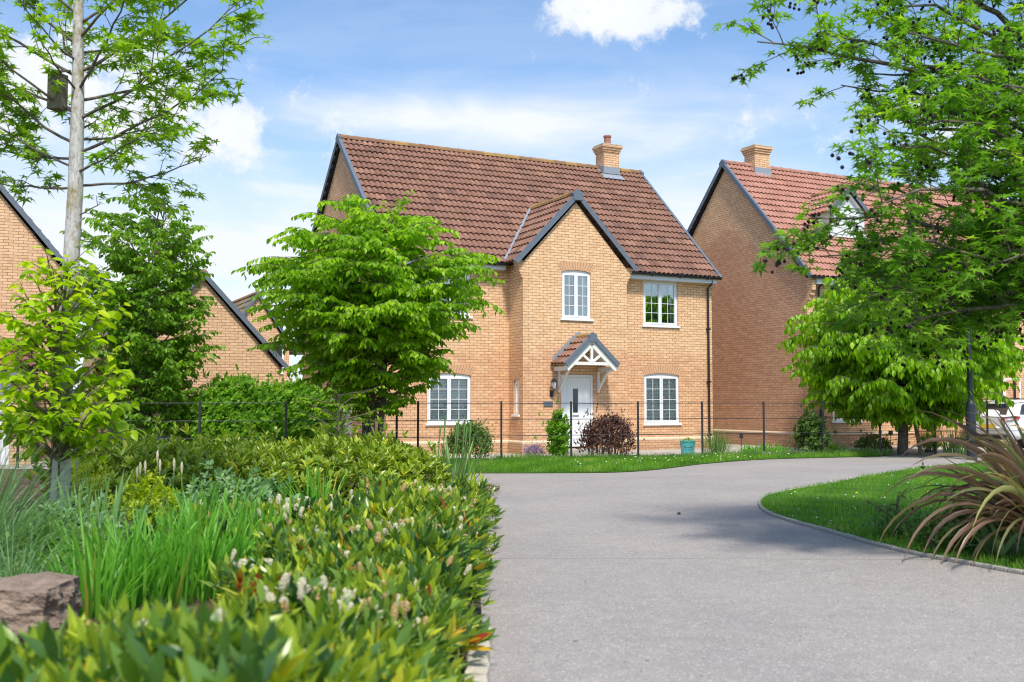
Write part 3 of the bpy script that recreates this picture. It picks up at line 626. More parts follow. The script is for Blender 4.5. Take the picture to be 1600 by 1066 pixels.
for c_ in ((-.04,WU0-.045,-.04,-.002,0,.30),(WU1,Wm+.04,-.04,-.002,0,.30),(WU0-.04,4.66,WP-.04,WP-.002,0,.30),(5.78,WU1+.04,WP-.04,WP-.002,0,.30),(WU0-.04,WU0-.002,WP,-.002,0,.30),(-.04,-.002,0,Dm,0,.3)): pl=MB(); pl.box(*c_); pl.build('plinth',M['brick'],main)
ch=chimney(main,9.18,Dm/2-.12,8.5,9.98,.60,.52)
lf=MB(); cu,cv=9.18,Dm/2-.12
zz=lambda v:5.16+tanm*(v+.28)
lf.prism([(cu-.42,cv-.44,zz(cv-.44)+.13),(cu+.42,cv-.44,zz(cv-.44)+.13),(cu+.36,cv-.26,zz(cv-.26)+.13),(cu-.36,cv-.26,zz(cv-.26)+.13)],(0,0,.012))
lf.box(cu-.31,cu+.31,cv-.28,cv-.262,9.0,9.22); lf.prism([(cu-.312,cv-.28,8.96),(cu-.312,cv+.2,9.25),(cu-.312,cv+.2,9.42),(cu-.312,cv-.28,9.2)],(-.012,0,0))
lf.prism([(cu-.36,cv-.3,zz(cv-.3)+.07),(cu-.36,cv+.1,zz(cv+.1)+.07),(cu-.31,cv+.1,zz(cv+.1)+.08),(cu-.31,cv-.3,zz(cv-.3)+.08)],(0,0,.02))
lf.build('flashing',M['lead'],ch,uv=False)
vt=MB(); vt.box(9.86,10.1,2.35,2.6,zz(2.45)+.02,zz(2.45)+.10); vt.build('roof_vent',M['tile'],main,uv=False)
# door
dm=MB(); y=WP
FB(dm,FW,4.712,4.78,.16,2.155,.02,.09); FB(dm,FW,5.65,5.718,.16,2.155,.02,.09); FB(dm,FW,4.78,5.65,2.09,2.155,.02,.09)
dr=dm.build('door',M['white'],main,uv=False)
dl=MB()
for (a,e,c,g) in ((4.785,5.10,.2,2.085),(5.26,5.645,.2,2.085),(5.10,5.26,.2,1.12),(5.10,5.26,1.78,2.085)): FB(dl,FW,a,e,c,g,.045,.085)
for (a,e,c,g) in ((4.9,5.53,1.86,1.88),(4.9,5.53,.42,.44),(4.9,4.92,.42,1.88),(5.51,5.53,.42,1.88)): FB(dl,FW,a,e,c,g,.038,.05)
dl.build('leaf',M['wood2'] if 'wood2' in M else M['white'],dr,uv=False)
g=MB(); FB(g,FW,5.10,5.26,1.12,1.78,.06,.07); g.build('pane',M['carglass'],dr,uv=False)
hd=MB(); hd.bar(FW(5.56,1.16,.02),FW(5.46,1.16,.0),.02,.02); hd.bar(FW(5.56,1.10,.03),FW(5.56,1.24,.03),.035,.02); lb=MB(); FB(lb,FW,5.08,5.28,1.02,1.06,.03,.046); lb.build('letterbox',M['rim'],dr,uv=False)
hd.build('handle',M['rim'],dr,uv=False)
stp=MB(); stp.box(4.5,5.95,WP-.75,WP-.005,0,.15); stp.build('door_step',M['concrete'],main,uv=False,bevel=.01)
# porch canopy
pc=5.24; pz=3.16; pe=2.42; ph=.80; pd=.72; y1=WP-pd
ca=MB()
sc=(pz-pe)/ph
can=None
for sg in (-1,1):
    r=tiles(main,'canopy_roof',(pc+sg*ph,y1,pe),(0,1,0),(-sg,0,sc),pd-.005,math.hypot(ph,pz-pe),M['tile'],gauge=.27,tw=.30)
    if can is None: can=r
ridge(can,(pc,y1-.02,pz+.02),(pc,WP-.01,pz+.02),M['ridge'],.08,.3)
vb=MB()
for sg in (-1,1): verge(vb,(pc+sg*(ph+.02),y1-.03,pe-.02),(pc,y1-.03,pz),(0,-1,0),.10,.15)
vb.prism([(pc-.11,y1-.09,pz-.14),(pc+.11,y1-.09,pz-.14),(pc+.13,y1-.09,pz+.03),(pc,y1-.09,pz+.12),(pc-.13,y1-.09,pz+.03)],(0,.09,0)); vb.build('verge_trim',M['verge'],can,uv=False)
# stepped lead flashing against wall
sf=MB()
for sg in (-1,1):
    n=9
    for k in range(n):
        x=pc+sg*ph*(1-k/n); zb=pe+(pz-pe)*k/n; x2=pc+sg*ph*(1-(k+1)/n); sf.add([(x,WP-.012,zb+.02),(x2,WP-.012,zb+.02+(pz-pe)/n),(x2,WP-.012,zb+.20+(pz-pe)/n*.5),(x,WP-.012,zb+.20+(pz-pe)/n*.5)],[(0,1,2,3)])
        sf.add([(x,WP-.012,zb+.06),(x2,WP-.012,zb+.06+(pz-pe)/n),(x2,WP-.11,zb+.055+(pz-pe)/n),(x,WP-.11,zb+.055)],[(0,1,2,3)])
sf.build('flashing',M['lead'],can,uv=False)
wf=MB(); yf=y1+.0
def cb(b,a,z,e,z2,w,y0=None,dpt=.05): yy=yf if y0 is None else y0; b.bar((a,yy,z),(e,yy,z2),dpt,w,up=Vector((e-a,0,z2-z)).cross(Vector((0,1,0))))
for sg in (-1,1):
    cb(wf,pc+sg*(ph-.02),pe-.12,pc,pz-.16,.17); 
    cb(wf,pc,pe+.04,pc+sg*.34,pe+.30,.065,yf+.002)
cb(wf,pc-.62,pe+.02,pc+.62,pe+.02,.085,yf+.004); cb(wf,pc,pe+.02,pc,pz-.2,.075,yf+.006)
wf.build('truss',M['wood'],can,uv=False)
for sg in (-1,1):
    w2=MB(); x=pc+sg*(ph-.10); w2.box(x-.07,x+.07,y1+.04,WP-.006,pe-.17,pe-.06)
    xx=pc+sg*.62; w2.box(xx-.03,xx+.03,WP-.066,WP-.006,pe-.75,pe-.17)
    pts=[(xx,WP-.05,pe-.68),(xx,WP-.22,pe-.50),(xx,WP-.40,pe-.30),(xx,WP-.56,pe-.18)]
    for p,q in zip(pts[:-1],pts[1:]): w2.bar(p,q,.05,.065)
    w2.build('bracket',M['wood'],can,uv=False)
sof=MB(); sof.add([(pc-ph+.03,y1+.03,pe+.0),(pc,y1+.03,pz-.05),(pc+ph-.03,y1+.03,pe+.0),(pc-ph+.03,WP-.01,pe+.0),(pc,WP-.01,pz-.05),(pc+ph-.03,WP-.01,pe+.0)],[(0,1,4,3),(1,2,5,4)]); sof.build('soffit',M['wood'],can,uv=False)
# wall lantern + plaque
lt=empty('wall_lantern',main.matrix_basis@Vector((0,0,0)),HA,'black carriage lantern on the brick wall left of the white door','lantern')
lt.location=Vector((P[0],P[1],0))+UX*4.40+VX*(WP-.02)+Vector((0,0,1.55))
b=MB(); b.box(-.05,.05,0,.02,0,.16); b.tube([(0,0,.05),(0,-.08,.10),(0,-.14,.20)],.013,8); b.lathe([(.05,.20),(.06,.215),(.03,.22)],0,-.14,6); b.lathe([(.02,.50),(.055,.47),(.095,.42),(.10,.405),(.09,.40)],0,-.14,6)
for k in range(6): t=k*math.pi/3; b.bar((.045*math.cos(t),-.14+.045*math.sin(t),.21),(.085*math.cos(t),-.14+.085*math.sin(t),.41),.01,.01)
b.build('bracket',M['black'],lt,uv=False)
b=MB(); b.lathe([(.042,.215),(.08,.405)],0,-.14,6); b.build('glass_shade',simple('lantern_glass',(.55,.58,.6),.1),lt,uv=False)
hp=Vector((P[0],P[1],0))+UX*4.30+VX*(WP-.004)+Vector((0,0,1.36))
b=MB(); b.box(-.14,.14,-.018,0,-.07,.07); o=b.build('house_plaque',M['bronze'],None,uv=False,bevel=.006); o.location=hp; o.rotation_euler=(0,0,HA); tag(o,'small grey plaque on the brick wall below the carriage lantern','plaque')
# ---------------- neighbour house right ----------------
PN=Vector((8.93,31.2,0))
nb=empty('brick_house',PN,HA,'brick house with bright red tiled roof and dormer, right, half hidden by the tree','house')
NW,ND,NE,NR=13.5,7.6,5.18,9.45
n_l=(.95,2.10,.78,2.1,0); n_u=(.95,2.1,3.7,5.0,0)
house_shell(nb,NW,ND,NE,NR,[n_l,n_u],gbrick='brick_peak',tile='tile_red')
window(nb,FM,n_l,blind=.95); window(nb,FM,n_u,blind=None)
b=MB(); b.box(0,.14,-.24,-.002,NE-.40,NE-.02); b.box(0,.14,-.18,-.002,NE-.55,NE-.402); b.box(0,.14,-.11,-.002,NE-.70,NE-.552); b.build('corbel',M['brick'],nb); b=MB()
NW0,NW1,NP=4.5,6.2,-.9
F2=lambda a,z,d:(a,NP+d,z)
nw=(5.05,5.55,.95,2.1,0)
wall(b,F2,NW0,NW1,0,5.0,[nw]); b.poly([(NW0,NP,0),(NW0,0,0),(NW0,0,5.0),(NW0,NP,5.0)]); b.poly([(NW1,NP,0),(NW1,0,0),(NW1,0,5),(NW1,NP,5)]); b.poly([(NW0,NP,5.0),(NW1,NP,5.0),(NW1,0,5.8),(NW0,0,5.8)])
b.build('wing_wall',M['brick'],nb); window(nb,F2,nw,sashes=1,blind=None)
pb=MB(); pb.prism([(-.04,-.045,.42),(-.04,-.045,.46),(-.04,-.003,.50),(-.04,-.003,.42)],(NW0,0,0)); pb.prism([(-.045,.3,.42),(-.045,.3,.46),(-.003,.3,.50),(-.003,.3,.42)],(0,ND-1,0)); pb.build('plinth_course',M['plinth'],nb,uv=False); pb=MB(); pb.box(-.03,-.002,.0,ND,0,.42); pb.build('plinth',M['brick_peak'],nb)
fb=MB(); fb.box(.15,NW,-.27,-.245,NE-.2,NE-.02); fb.box(.15,NW,-.245,-.004,NE-.2,NE-.18); fb.build('fascia',M['fascia'],nb,uv=False)
gutter(nb,(-.05,-.33,NE+.01),(NW,-.33,NE+.01)); pipe(nb,.42,-.06,.1,NE-.3); pipe(nb,7.75,-.06,.1,NE-.3); pipe(nb,9.15,-.06,.1,NE-.3)
c2=chimney(nb,1.36,ND/2,8.9,10.15,.62,.56,False)
lf=MB(); lf.box(1.00,1.72,ND/2-.32,ND/2-.285,9.16,9.4); t2=(NR-NE)/(ND/2+.28); v_=ND/2-.5; lf.prism([(.96,v_,NE+t2*(v_+.28)+.07),(1.76,v_,NE+t2*(v_+.28)+.07),(1.72,v_+.2,NE+t2*(v_+.48)+.08),(1.0,v_+.2,NE+t2*(v_+.48)+.08)],(0,0,.015)); lf.build('flashing',M['lead'],c2,uv=False)
# dormer
du,dz,dv=2.85,8.35,1.15; dw=.75
d=MB(); d.add([(du-dw,dv,6.6),(du+dw,dv,6.6),(du+dw,dv,dz-.75),(du,dv,dz-.06),(du-dw,dv,dz-.75),(du-dw,dv+2.2,6.6),(du+dw,dv+2.2,6.6),(du+dw,dv+2.2,dz-.75),(du-dw,dv+2.2,dz-.75)],[(0,1,2,3,4),(0,4,8,5),(1,2,7,6)])
dd=d.build('dormer',M['fascia'],nb,uv=False)
for sg in (-1,1): tiles(dd,'dormer_roof',(du+sg*(dw+.12),dv-.1,dz-.82),(0,1,0),(-sg,0,.95),2.3,1.2,M['tile_red'],gauge=.3)
ridge(dd,(du,dv-.12,dz+.03),(du,dv+2.1,dz+.03),M['ridge'],.09)
vb=MB()
for sg in (-1,1): verge(vb,(du+sg*(dw+.15),dv-.13,dz-.84),(du,dv-.13,dz),(0,-1,0),.1,.16)
vb.build('verge_trim',M['verge'],dd,uv=False); wd=MB()
for sg in (-1,1): wd.bar((du+sg*.62,dv-.05,dz-.72),(du,dv-.05,dz-.16),.05,.1,up=(0,1,0))
wd.build('truss',M['white'],dd,uv=False)
FD_=lambda a,z,q:(a,dv-.05+q,z)
window(nb,FD_,(du-.5,du+.5,6.75,7.6,0),rows=3,blind=None,sill=True,name='dormer_window')
rl=MB(); vv=.95; rl.prism([(3.3,vv,NE+t2*(vv+.28)+.08),(3.75,vv,NE+t2*(vv+.28)+.08),(3.75,vv+.35,NE+t2*(vv+.63)+.08),(3.3,vv+.35,NE+t2*(vv+.63)+.08)],(0,-.03,.04)); rl.build('roof_vent',M['fascia'],nb,uv=False)
# door and small porch details on neighbour's right part
F3=lambda a,z,d:(a,-.03+d,z)
gd=MB(); FB(gd,F3,6.35,7.35,.1,2.2,-.03,.0); g=gd.build('door',M['white'],nb,uv=False); g2=MB(); FB(g2,F3,6.9,7.08,1.1,1.9,-.036,-.031); g2.build('pane',M['carglass'],g,uv=False)
ow=MB(); FB(ow,F3,8.0,8.05,1.2,2.25,-.04,0); FB(ow,F3,8.55,8.6,1.2,2.25,-.04,0); FB(ow,F3,8.0,8.6,1.2,1.25,-.05,0); FB(ow,F3,8.0,8.6,2.2,2.25,-.05,0)
f=ow.build('window',M['white'],nb,uv=False); q_=MB(); FB(q_,F3,8.05,8.55,1.25,2.2,-.02,-.015); q_.build('pane',M['carglass'],f,uv=False)
q_=MB()
for k in range(20): FB(q_,F3,8.06,8.3,1.27+k*.045,1.295+k*.045,-.028,-.022)
q_.build('blind',M['white'],f,uv=False)
q_=MB(); 
for (a,e,c,g_) in ((0,.5,0,.05),(0,.5,.95,1.0),(0,.05,0,1),(.45,.5,0,1)): q_.add([(8.6+a*.75,-.07-a*.7,1.22+c),(8.6+e*.75,-.07-e*.7,1.22+c),(8.6+e*.75,-.07-e*.7,1.22+g_),(8.6+a*.75,-.07-a*.7,1.22+g_)],[(0,1,2,3)])
q_.build('open_casement',M['white'],f,uv=False)
# further house at right edge
h3=empty('brick_house',PN+UX*14.4+VX*-.6,HA,'brick house at the right edge behind the white car','house'); house_shell(h3,9,7.6,NE,NR,[],tile='tile_red'); gutter(h3,(0,-.33,NE+.01),(9,-.33,NE+.01)); pipe(h3,.3,-.06,.1,NE-.3)
fb=MB(); fb.box(.1,9,-.27,-.245,NE-.2,NE-.02); fb.build('fascia',M['fascia'],h3,uv=False)
# ---------------- gabled buildings left (ridge running back) ----------------
def gable_block(name,corner,W_,Dp,ze,zr,label,cat,tile='tile',apex=None,group=None,side=0):
    """corner: front RIGHT wall corner; front gable faces the camera"""
    h=empty(name,corner,HA,label,cat,group); ap=-W_/2 if apex is None else apex
    b=MB(); b.poly([(-W_,0,0),(0,0,0),(0,0,ze),(ap,0,zr-.1),(-W_,0,ze)]); b.poly([(-W_,Dp,0),(0,Dp,0),(0,Dp,ze),(ap,Dp,zr-.1),(-W_,Dp,ze)])
    b.poly([(0,0,0),(0,Dp,0),(0,Dp,ze),(0,0,ze)]); b.poly([(-W_,0,0),(-W_,Dp,0),(-W_,Dp,ze),(-W_,0,ze)]); b.build('wall',M['brick_plain'],h)
    vb=MB(); hw_=W_/2+.15
    for sg,x in ((1,.15),(-1,-W_-.15)):
        dx=abs(x-ap); sl=(zr-ze)/dx; tiles(h,'roof',(x,-.07,ze),(0,1,0),(-sg,0,sl),Dp+.1,math.hypot(dx,zr-ze),M[tile])
        verge(vb,(x+sg*.03,-.1,ze-.03),(ap,-.1,zr),(0,-1,0),.09,.15)
    vb.prism([(ap-.10,-.14,zr-.12),(ap+.10,-.14,zr-.12),(ap+.11,-.14,zr+.03),(ap,-.14,zr+.10),(ap-.11,-.14,zr+.03)],(0,.10,0))
    vb.build('verge_trim',M['verge'],h,uv=False); ridge(h,(ap,-.08,zr+.02),(ap,Dp+.1,zr+.02),M['ridge'])
    gutter(h,(.22,0,ze-.02),(.22,Dp,ze-.02)); return h
c=at(437,572,28.2)
gable_block('garage_building',(c.x,c.y,0),4.15,7,2.36,4.78,'low brick garage block with plain gable behind the middle hedge','garage',tile='tile')
c=at(118,440,26.5)
gable_block('brick_house',(c.x,c.y,0),9.5,8,4.42,10.35,'tall brick gable of the house at the left edge','house',tile='tile')
c=at(452,545,44)
h5=gable_block('brick_house',(c.x,c.y,0),2.75,9,c.z,5.95,'distant brick house with mossy grey roof between garage and main house','house',tile='tile_dark')
F5=lambda a,z,d:(a,-.02+d,z)
tiles(h5,'side_roof',(-7.5,.6,4.0),(1,0,0),(0,.75,.66),6.0,2.1,M['tile_dark']); b=MB(); b.box(-7.5,-2.76,1.0,8,0,4.1); b.build('wall',M['brick_plain'],h5)
b=MB(); FB(b,F5,-1.0,-.25,2.6,3.9,-.05,0); o=b.build('window',M['white'],h5,uv=False); b=MB(); FB(b,F5,-.92,-.33,2.7,3.8,-.06,-.05); b.build('pane',M['carglass'],o,uv=False)
sb=MB(); sb.prism([(0,0,0),(.9,0,0),(1.25,0,.75),(1.0,0,.8),(.3,0,.75)],(0,2.2,0)); c=at(446,545,40); o=sb.build('dormer_roof',M['verge'],None,uv=False); o.location=(c.x,c.y,c.z); 
o.parent=h5; o.location=(.25,-1.0,c.z)
# small garage lower left, front eave towards camera
c=at(52,577,23.5)
g4=empty('garage',(c.x,c.y,0),HA,'small garage with red tiled roof and white ribbed door at the left edge','garage')
b=MB(); F=lambda a,z,d:(a,d,z); wall(b,F,-4.4,0,0,2.15,[(-3.9,-.45,0,1.95,0)]); b.poly([(0,0,0),(0,3.4,0),(0,3.4,2.15),(0,1.7,2.75),(0,0,2.15)]); b.poly([(-4.4,0,0),(-4.4,3.4,0),(-4.4,3.4,2.15),(-4.4,1.7,2.75),(-4.4,0,2.15)]); b.build('wall',M['brick_plain'],g4)
b=MB(); b.box(-3.9,-.45,.07,.1,0,1.95); b.build('garage_door',M['garage'],g4,uv=False)
tiles(g4,'roof',(-4.5,-.25,2.18),(1,0,0),(0,1,.36),4.6,2.07,M['tile'])
tiles(g4,'roof',(-4.5,3.65,2.18),(1,0,0),(0,-1,.36),4.6,2.07,M['tile'])
fb=MB(); fb.box(-4.45,.05,-.23,-.2,2.0,2.15); fb.build('fascia',M['white'],g4,uv=False); gutter(g4,(-4.5,-.30,2.16),(.1,-.30,2.16))
# white gate and brick piers, board fence
c=gp(112,700); 
def wobj(name,b,loc,m,label,cat,rz=HA,group=None,uv=True,bevel=0): o=b.build(name,m,None,uv=uv,bevel=bevel); o.location=loc; o.rotation_euler=(0,0,rz); return tag(o,label,cat,group)
q=at(108,664,25); gt=empty('white_gate',(q.x,q.y,0),0,'white panelled gate between the trunk and the brick pier','gate')
b=MB(); b.box(0,.56,0,.04,.08,.86); b.build('panel',M['white'],gt,uv=False)
b=MB()
for x in (0,.27,.52): b.box(x,x+.04,-.03,0,.05,.88)
b.build('frame',M['fascia'],gt,uv=False)
for i,(x,lab) in enumerate(((147,'brick gate pier touching the white gate'),(161,'brick gate pier touching the grey board fence'))):
    q=at(x,664,25); b=MB(); b.box(0,.17,0,.25,0,.90); b.box(-.01,.18,-.01,.26,.90,.95); wobj('brick_pier',b,(q.x,q.y,0),M['brick_plain'],lab,'gate pier',0,'brick gate piers')
bf=empty('board_fence',(0,0,0),0,'weathered grey vertical board fence behind the green hedge','fence'); 
A=Vector((-9.75,25.2,0)); B_=Vector((-4.2,27.6,0)); dd=(B_-A).normalized(); nn=Vector((dd.y,-dd.x,0)); n=int((B_-A).length/.12); b=MB(); pb=MB()
for k in range(n):
    hh=(1.3 if k<17 else 1.42)+random.uniform(-.01,.01) if k<10 else 1.55+random.uniform(-.012,.012)
    if k<10: hh=.95+random.uniform(-.01,.01)
    p=A+dd*k*.12; q=p+dd*.108; off=nn*(.015*(k%2)); b.prism([p+off,q+off,q+off+nn*.018,p+off+nn*.018],(0,0,hh),random.random())
    if k%15==0: pb.box(p.x-.05,p.x+.05,p.y+.05,p.y+.15,0,hh+.02)
pb.build('posts',M['fencewood'],bf,uv=False); b.build('boards',M['fencewood'],bf,uv=False)

# ---------------- estate rail fence ----------------
fe=empty('rail_fence',(F0.x,F0.y,0),0,'long black estate fence of slim posts and three rails in front of the brick houses','fence')
def loc(p): return Vector((p[0]-F0.x,p[1]-F0.y,0))
pts=[fpt(i) for i in range(0,14)]
lp=[Vector((-12.5,22.2,0)),Vector((-10.6,22.3,0)),Vector((-8.7,22.45,0)),Vector((-6.8,22.6,0)),Vector((-4.95,22.75,0))]
p_a=at(653,640,23.2); p_b=at(620,640,23.15); p_c=at(590,640,23.0)
line=lp+[Vector((p_c.x-.2,23.0,0)),Vector((p_b.x,23.15,0)),Vector((p_a.x,23.25,0))]+pts
for i,p in enumerate(line):
    b=MB(); q=loc(p); w=.017 if i!=6 else .034; dn=Vector((FD.y,-FD.x,0)).normalized()
    b.box(q.x-.024,q.x+.024,q.y-w/2-.01,q.y+w/2+.01,-.05,1.43); b.build('post',M['iron'],fe,uv=False,bevel=.003)
for z,r in ((1.385,.010),(1.0,.009),(.62,.009)):
    b=MB()
    for p,q in zip(line[:-1],line[1:]):
        a_=loc(p);c_=loc(q); m_=(a_+c_)/2; sag=random.uniform(-.012,.006)
        b.tube([a_+Vector((0,-.0,z)),m_+Vector((0,0,z+sag)),c_+Vector((0,0,z))],r,6,cap=False)
    b.build('rail',M['iron'],fe,uv=False)
# metal posts
q=at(570,660,21.6); b=MB(); b.lathe([(.065,0),(.062,.4),(.055,.42),(.055,2.6),(.03,2.65)],0,0,14); o=b.build('steel_post',M['iron'],None,smooth=False,uv=False); o.location=(q.x,q.y,0); tag(o,'thick black steel post rising into the big hornbeam','post')
q=at(1518,690,25.5); sl_=empty('street_lamp',(q.x,q.y,0),0,'dark lamp column beside the blue irises, its head lost in leaves','street lamp')
b=MB(); b.lathe([(.12,0),(.115,1.35),(.10,1.40),(.065,1.45),(.05,4.3)],0,0,16); b.build('column',simple('column_paint',(.022,.028,.045),.4,vary=.2),sl_,uv=False)
b=MB(); b.lathe([(.06,4.3),(.2,4.38),(.22,4.45),(.12,4.55),(.03,4.6)],0,0,16); b.build('lamp_head',M['black'],sl_,uv=False)

# ---------------- car ----------------
q=Vector((14.95,30.95,0))
car=empty('parked_car',q+VX*.88+UX*2.1,HA,'white hatchback parked on the forecourt, seen from its rear corner','car')
# local: x forward (U), y left (V); rear at x=-2.1
st_=[(-2.10,.62,.95,.60,.96,.97),(-2.06,.34,.95,.76,1.0,1.02),(-1.85,.26,.96,.86,1.02,1.30),(-1.5,.24,.96,.88,1.02,1.44),(-.6,.22,.94,.89,1.01,1.50),(.3,.22,.92,.89,1.0,1.46),(.95,.22,.92,.88,.99,1.12),(1.05,.22,.90,.88,.97,1.0),(1.7,.25,.82,.85,.90,.92),(2.0,.30,.72,.76,.76,.78),(2.12,.42,.6,.6,.62,.64)]
b=MB(); rows=[]
for (x,zb_,zm,hwid,zbelt,zt_) in st_:
    top=hwid*(.74 if zt_-zbelt>.2 else .86)
    half=[(0,zb_),(hwid*.9,zb_),(hwid,zb_+.12),(hwid*1.01,(zb_+zbelt)/2+.05),(hwid*.97,zbelt-.03),(hwid*.94,zbelt),((hwid*.9+top)/2,(zbelt+zt_)/2),(top,zt_-.05 if zt_-zbelt>.2 else zt_-.01),(top*.6,zt_),(0,zt_+.01)]
    rows.append([(x,-y_,z_) for y_,z_ in half]+[(x,y_,z_) for y_,z_ in half[::-1][1:-1]])
n=len(rows[0]); vs=[v for r_ in rows for v in r_]
b.add(vs,[(i*n+k,i*n+(k+1)%n,(i+1)*n+(k+1)%n,(i+1)*n+k) for i in range(len(rows)-1) for k in range(n)]+[tuple(range(n)),tuple(range((len(rows)-1)*n,len(rows)*n))[::-1]])
body=b.build('body',M['carpaint'],car,smooth=True,uv=False); sm=body.modifiers.new('s','SUBSURF'); sm.levels=1; sm.render_levels=2
def car_panel(name,vs,m,parent,th=.012):
    b=MB(); b.poly(vs); o=b.build(name,m,parent,uv=False); s_=o.modifiers.new('s','SOLIDIFY'); s_.thickness=th; s_.offset=0; return o
car_panel('rear_window',[(-2.045,-.60,1.03),(-2.045,.60,1.03),(-1.79,.53,1.36),(-1.79,-.53,1.36)],M['carglass'],body)
for sg in (-1,1):
    car_panel('side_window',[(-1.15,sg*.865,1.03),(-.35,sg*.87,1.02),(-.35,sg*.72,1.40),(-1.05,sg*.70,1.39)],M['carglass'],body)
    car_panel('side_window',[(-.28,sg*.87,1.02),(.62,sg*.87,1.01),(.28,sg*.73,1.38),(-.28,sg*.72,1.40)],M['carglass'],body)
    car_panel('side_window',[(-1.72,sg*.845,1.08),(-1.25,sg*.86,1.04),(-1.15,sg*.705,1.38),(-1.45,sg*.70,1.34)],M['carglass'],body)
    tb=MB(); ys=[.82,.85,.80,.66,.45]; 
    tb.prism([(-1.80,sg*.868,.90),(-2.02,sg*.80,.88),(-2.09,sg*.66,.86),(-2.095,sg*.42,.84),(-2.095,sg*.45,.90),(-2.09,sg*.66,.97),(-2.01,sg*.80,1.0),(-1.78,sg*.866,.98)],(-.018,sg*.018,0)); tb.build('tail_light',M['redlamp'],body,uv=False)
    for x in (-1.3,1.3):
        w=MB(); vs=[]; 
        pr=[(.32,-.1),(.335,-.06),(.335,.06),(.32,.1),(.22,.1),(.22,-.1)]; k=24
        for r_,y_ in pr:
            for t in range(k): vs.append((x+r_*math.cos(2*math.pi*t/k),sg*.80+y_,.335+r_*math.sin(2*math.pi*t/k)))
        w.add(vs,[(i*k+t,i*k+(t+1)%k,((i+1)%6)*k+(t+1)%k,((i+1)%6)*k+t) for i in range(6) for t in range(k)])
        wo_=w.build('wheel',M['tyre'],car,smooth=True,uv=False); r2=MB()
        r2.tube([(x,sg*.86,.335),(x,sg*.89,.335)],.05,10)
        for t in range(10): an=2*math.pi*t/10; r2.bar((x,sg*.875,.335),(x+.21*math.cos(an),sg*.875,.335+.21*math.sin(an)),.03,.035,up=(0,1,0))
        r2.tube([(x,sg*.70,.335),(x,sg*.75,.335)],.21,20)
        r2.build('rim',M['rim'],wo_,uv=False)
        ar=MB(); vs=[]
        for r_ in (.36,.41):
            for t in range(13): an=math.pi*t/12; vs.append((x+r_*math.cos(an),sg*(.905),.335+r_*math.sin(an)))
        ar.add(vs,[(t,t+1,t+14,t+13) for t in range(12)]); o=ar.build('arch_lining',M['black'],car,uv=False)
        dk=MB(); dk.tube([(x,sg*.66,.335),(x,sg*.903,.335)],.36,24); dk.build('wheel_well',M['tyre'],car,uv=False)
        # wheel stands proud of its dark well
        wo_.location=(0,sg*.03,0)
nbp=MB(); nbp.box(-2.135,-2.12,-.26,.26,.62,.73); nbp.build('number_plate',M['yellow'],body,uv=False)
bm=MB(); bm.box(-2.13,-2.02,-.62,.62,.30,.42); bm.build('rear_bumper',M['black'],body,uv=False,bevel=.03)
sp_=MB(); sp_.box(-1.95,-1.70,-.58,.58,1.43,1.455); sp_.build('spoiler',M['carpaint'],body,uv=False,bevel=.01)
ht=MB(); ht.bar((-1.6,-.62,1.50),(.2,-.63,1.53),.03,.03); ht.bar((-1.6,.62,1.50),(.2,.63,1.53),.03,.03); ht.build('roof_rails',M['black'],body,uv=False)

# ---------------- trees ----------------
def vrand(s): return Vector((random.gauss(0,s),random.gauss(0,s),random.gauss(0,s)))
def limb(b,p0,p1,r0,r1,bow=.15,wig=.03,n=8,sides=7):
    p0=Vector(p0);p1=Vector(p1); L_=(p1-p0).length; pts=[]; w=Vector((0,0,0))
    for i in range(n+1):
        t=i/n; w=w+vrand(wig*L_/n); pts.append(p0.lerp(p1,t)+Vector((0,0,bow*L_*4*t*(1-t)*.5))+w*min(1,t*3))
    b.tube(pts,[r0+(r1-r0)*(i/n) for i in range(n+1)],sides,cap=False); return pts
class Lv:
    def __init__(s): s.p=[];s.d=[];s.n=[];s.s=[];s.r=[]
    def add(s,p,d,n,sz,r): s.p.append(tuple(p));s.d.append(tuple(d));s.n.append(tuple(n));s.s.append(sz);s.r.append(r)
def sample(pts,t):
    k=t*(len(pts)-1); i=min(int(k),len(pts)-2); return pts[i].lerp(pts[i+1],k-i),(pts[i+1]-pts[i]).normalized()
UP=Vector((0,0,1))
def spray(b,lv,p,d,L_,ls,sp,cr,droop=.5,hang=.6,sub=2,rad=.006):
    """leafy twig with alternate leaves in a roughly flat spray"""
    n=6; pts=[p]; q=p.copy(); dd=d.copy()
    for i in range(n): dd=(dd+Vector((0,0,-droop/n))+vrand(.06)).normalized(); q=q+dd*L_/n; pts.append(q)
    b.tube(pts,[rad*(1-.75*i/n) for i in range(n+1)],4,cap=False)
    k=int(L_/sp); sg=1
    for i in range(k):
        t=(i+.6)/k; pt,dt=sample(pts,t); sd_=dt.cross(UP); sd_=sd_.normalized() if sd_.length>.05 else Vector((1,0,0)); sg=-sg
        ld=(dt*.55+sd_*sg*.8+Vector((0,0,-hang))+vrand(.22)); nr=(UP+sd_*sg*.45*hang+vrand(.35)); lv.add(pt,ld,nr,ls*random.uniform(.7,1.2),min(1,max(0,cr+random.gauss(0,.13))))
    for j in range(sub):
        t=random.uniform(.15,.7); pt,dt=sample(pts,t); sd_=dt.cross(UP).normalized()*random.choice((-1,1)); spray(b,lv,pt,(dt*.7+sd_*.7+vrand(.15)).normalized(),L_*random.uniform(.35,.6),ls,sp,cr,droop,hang,0,rad*.6)
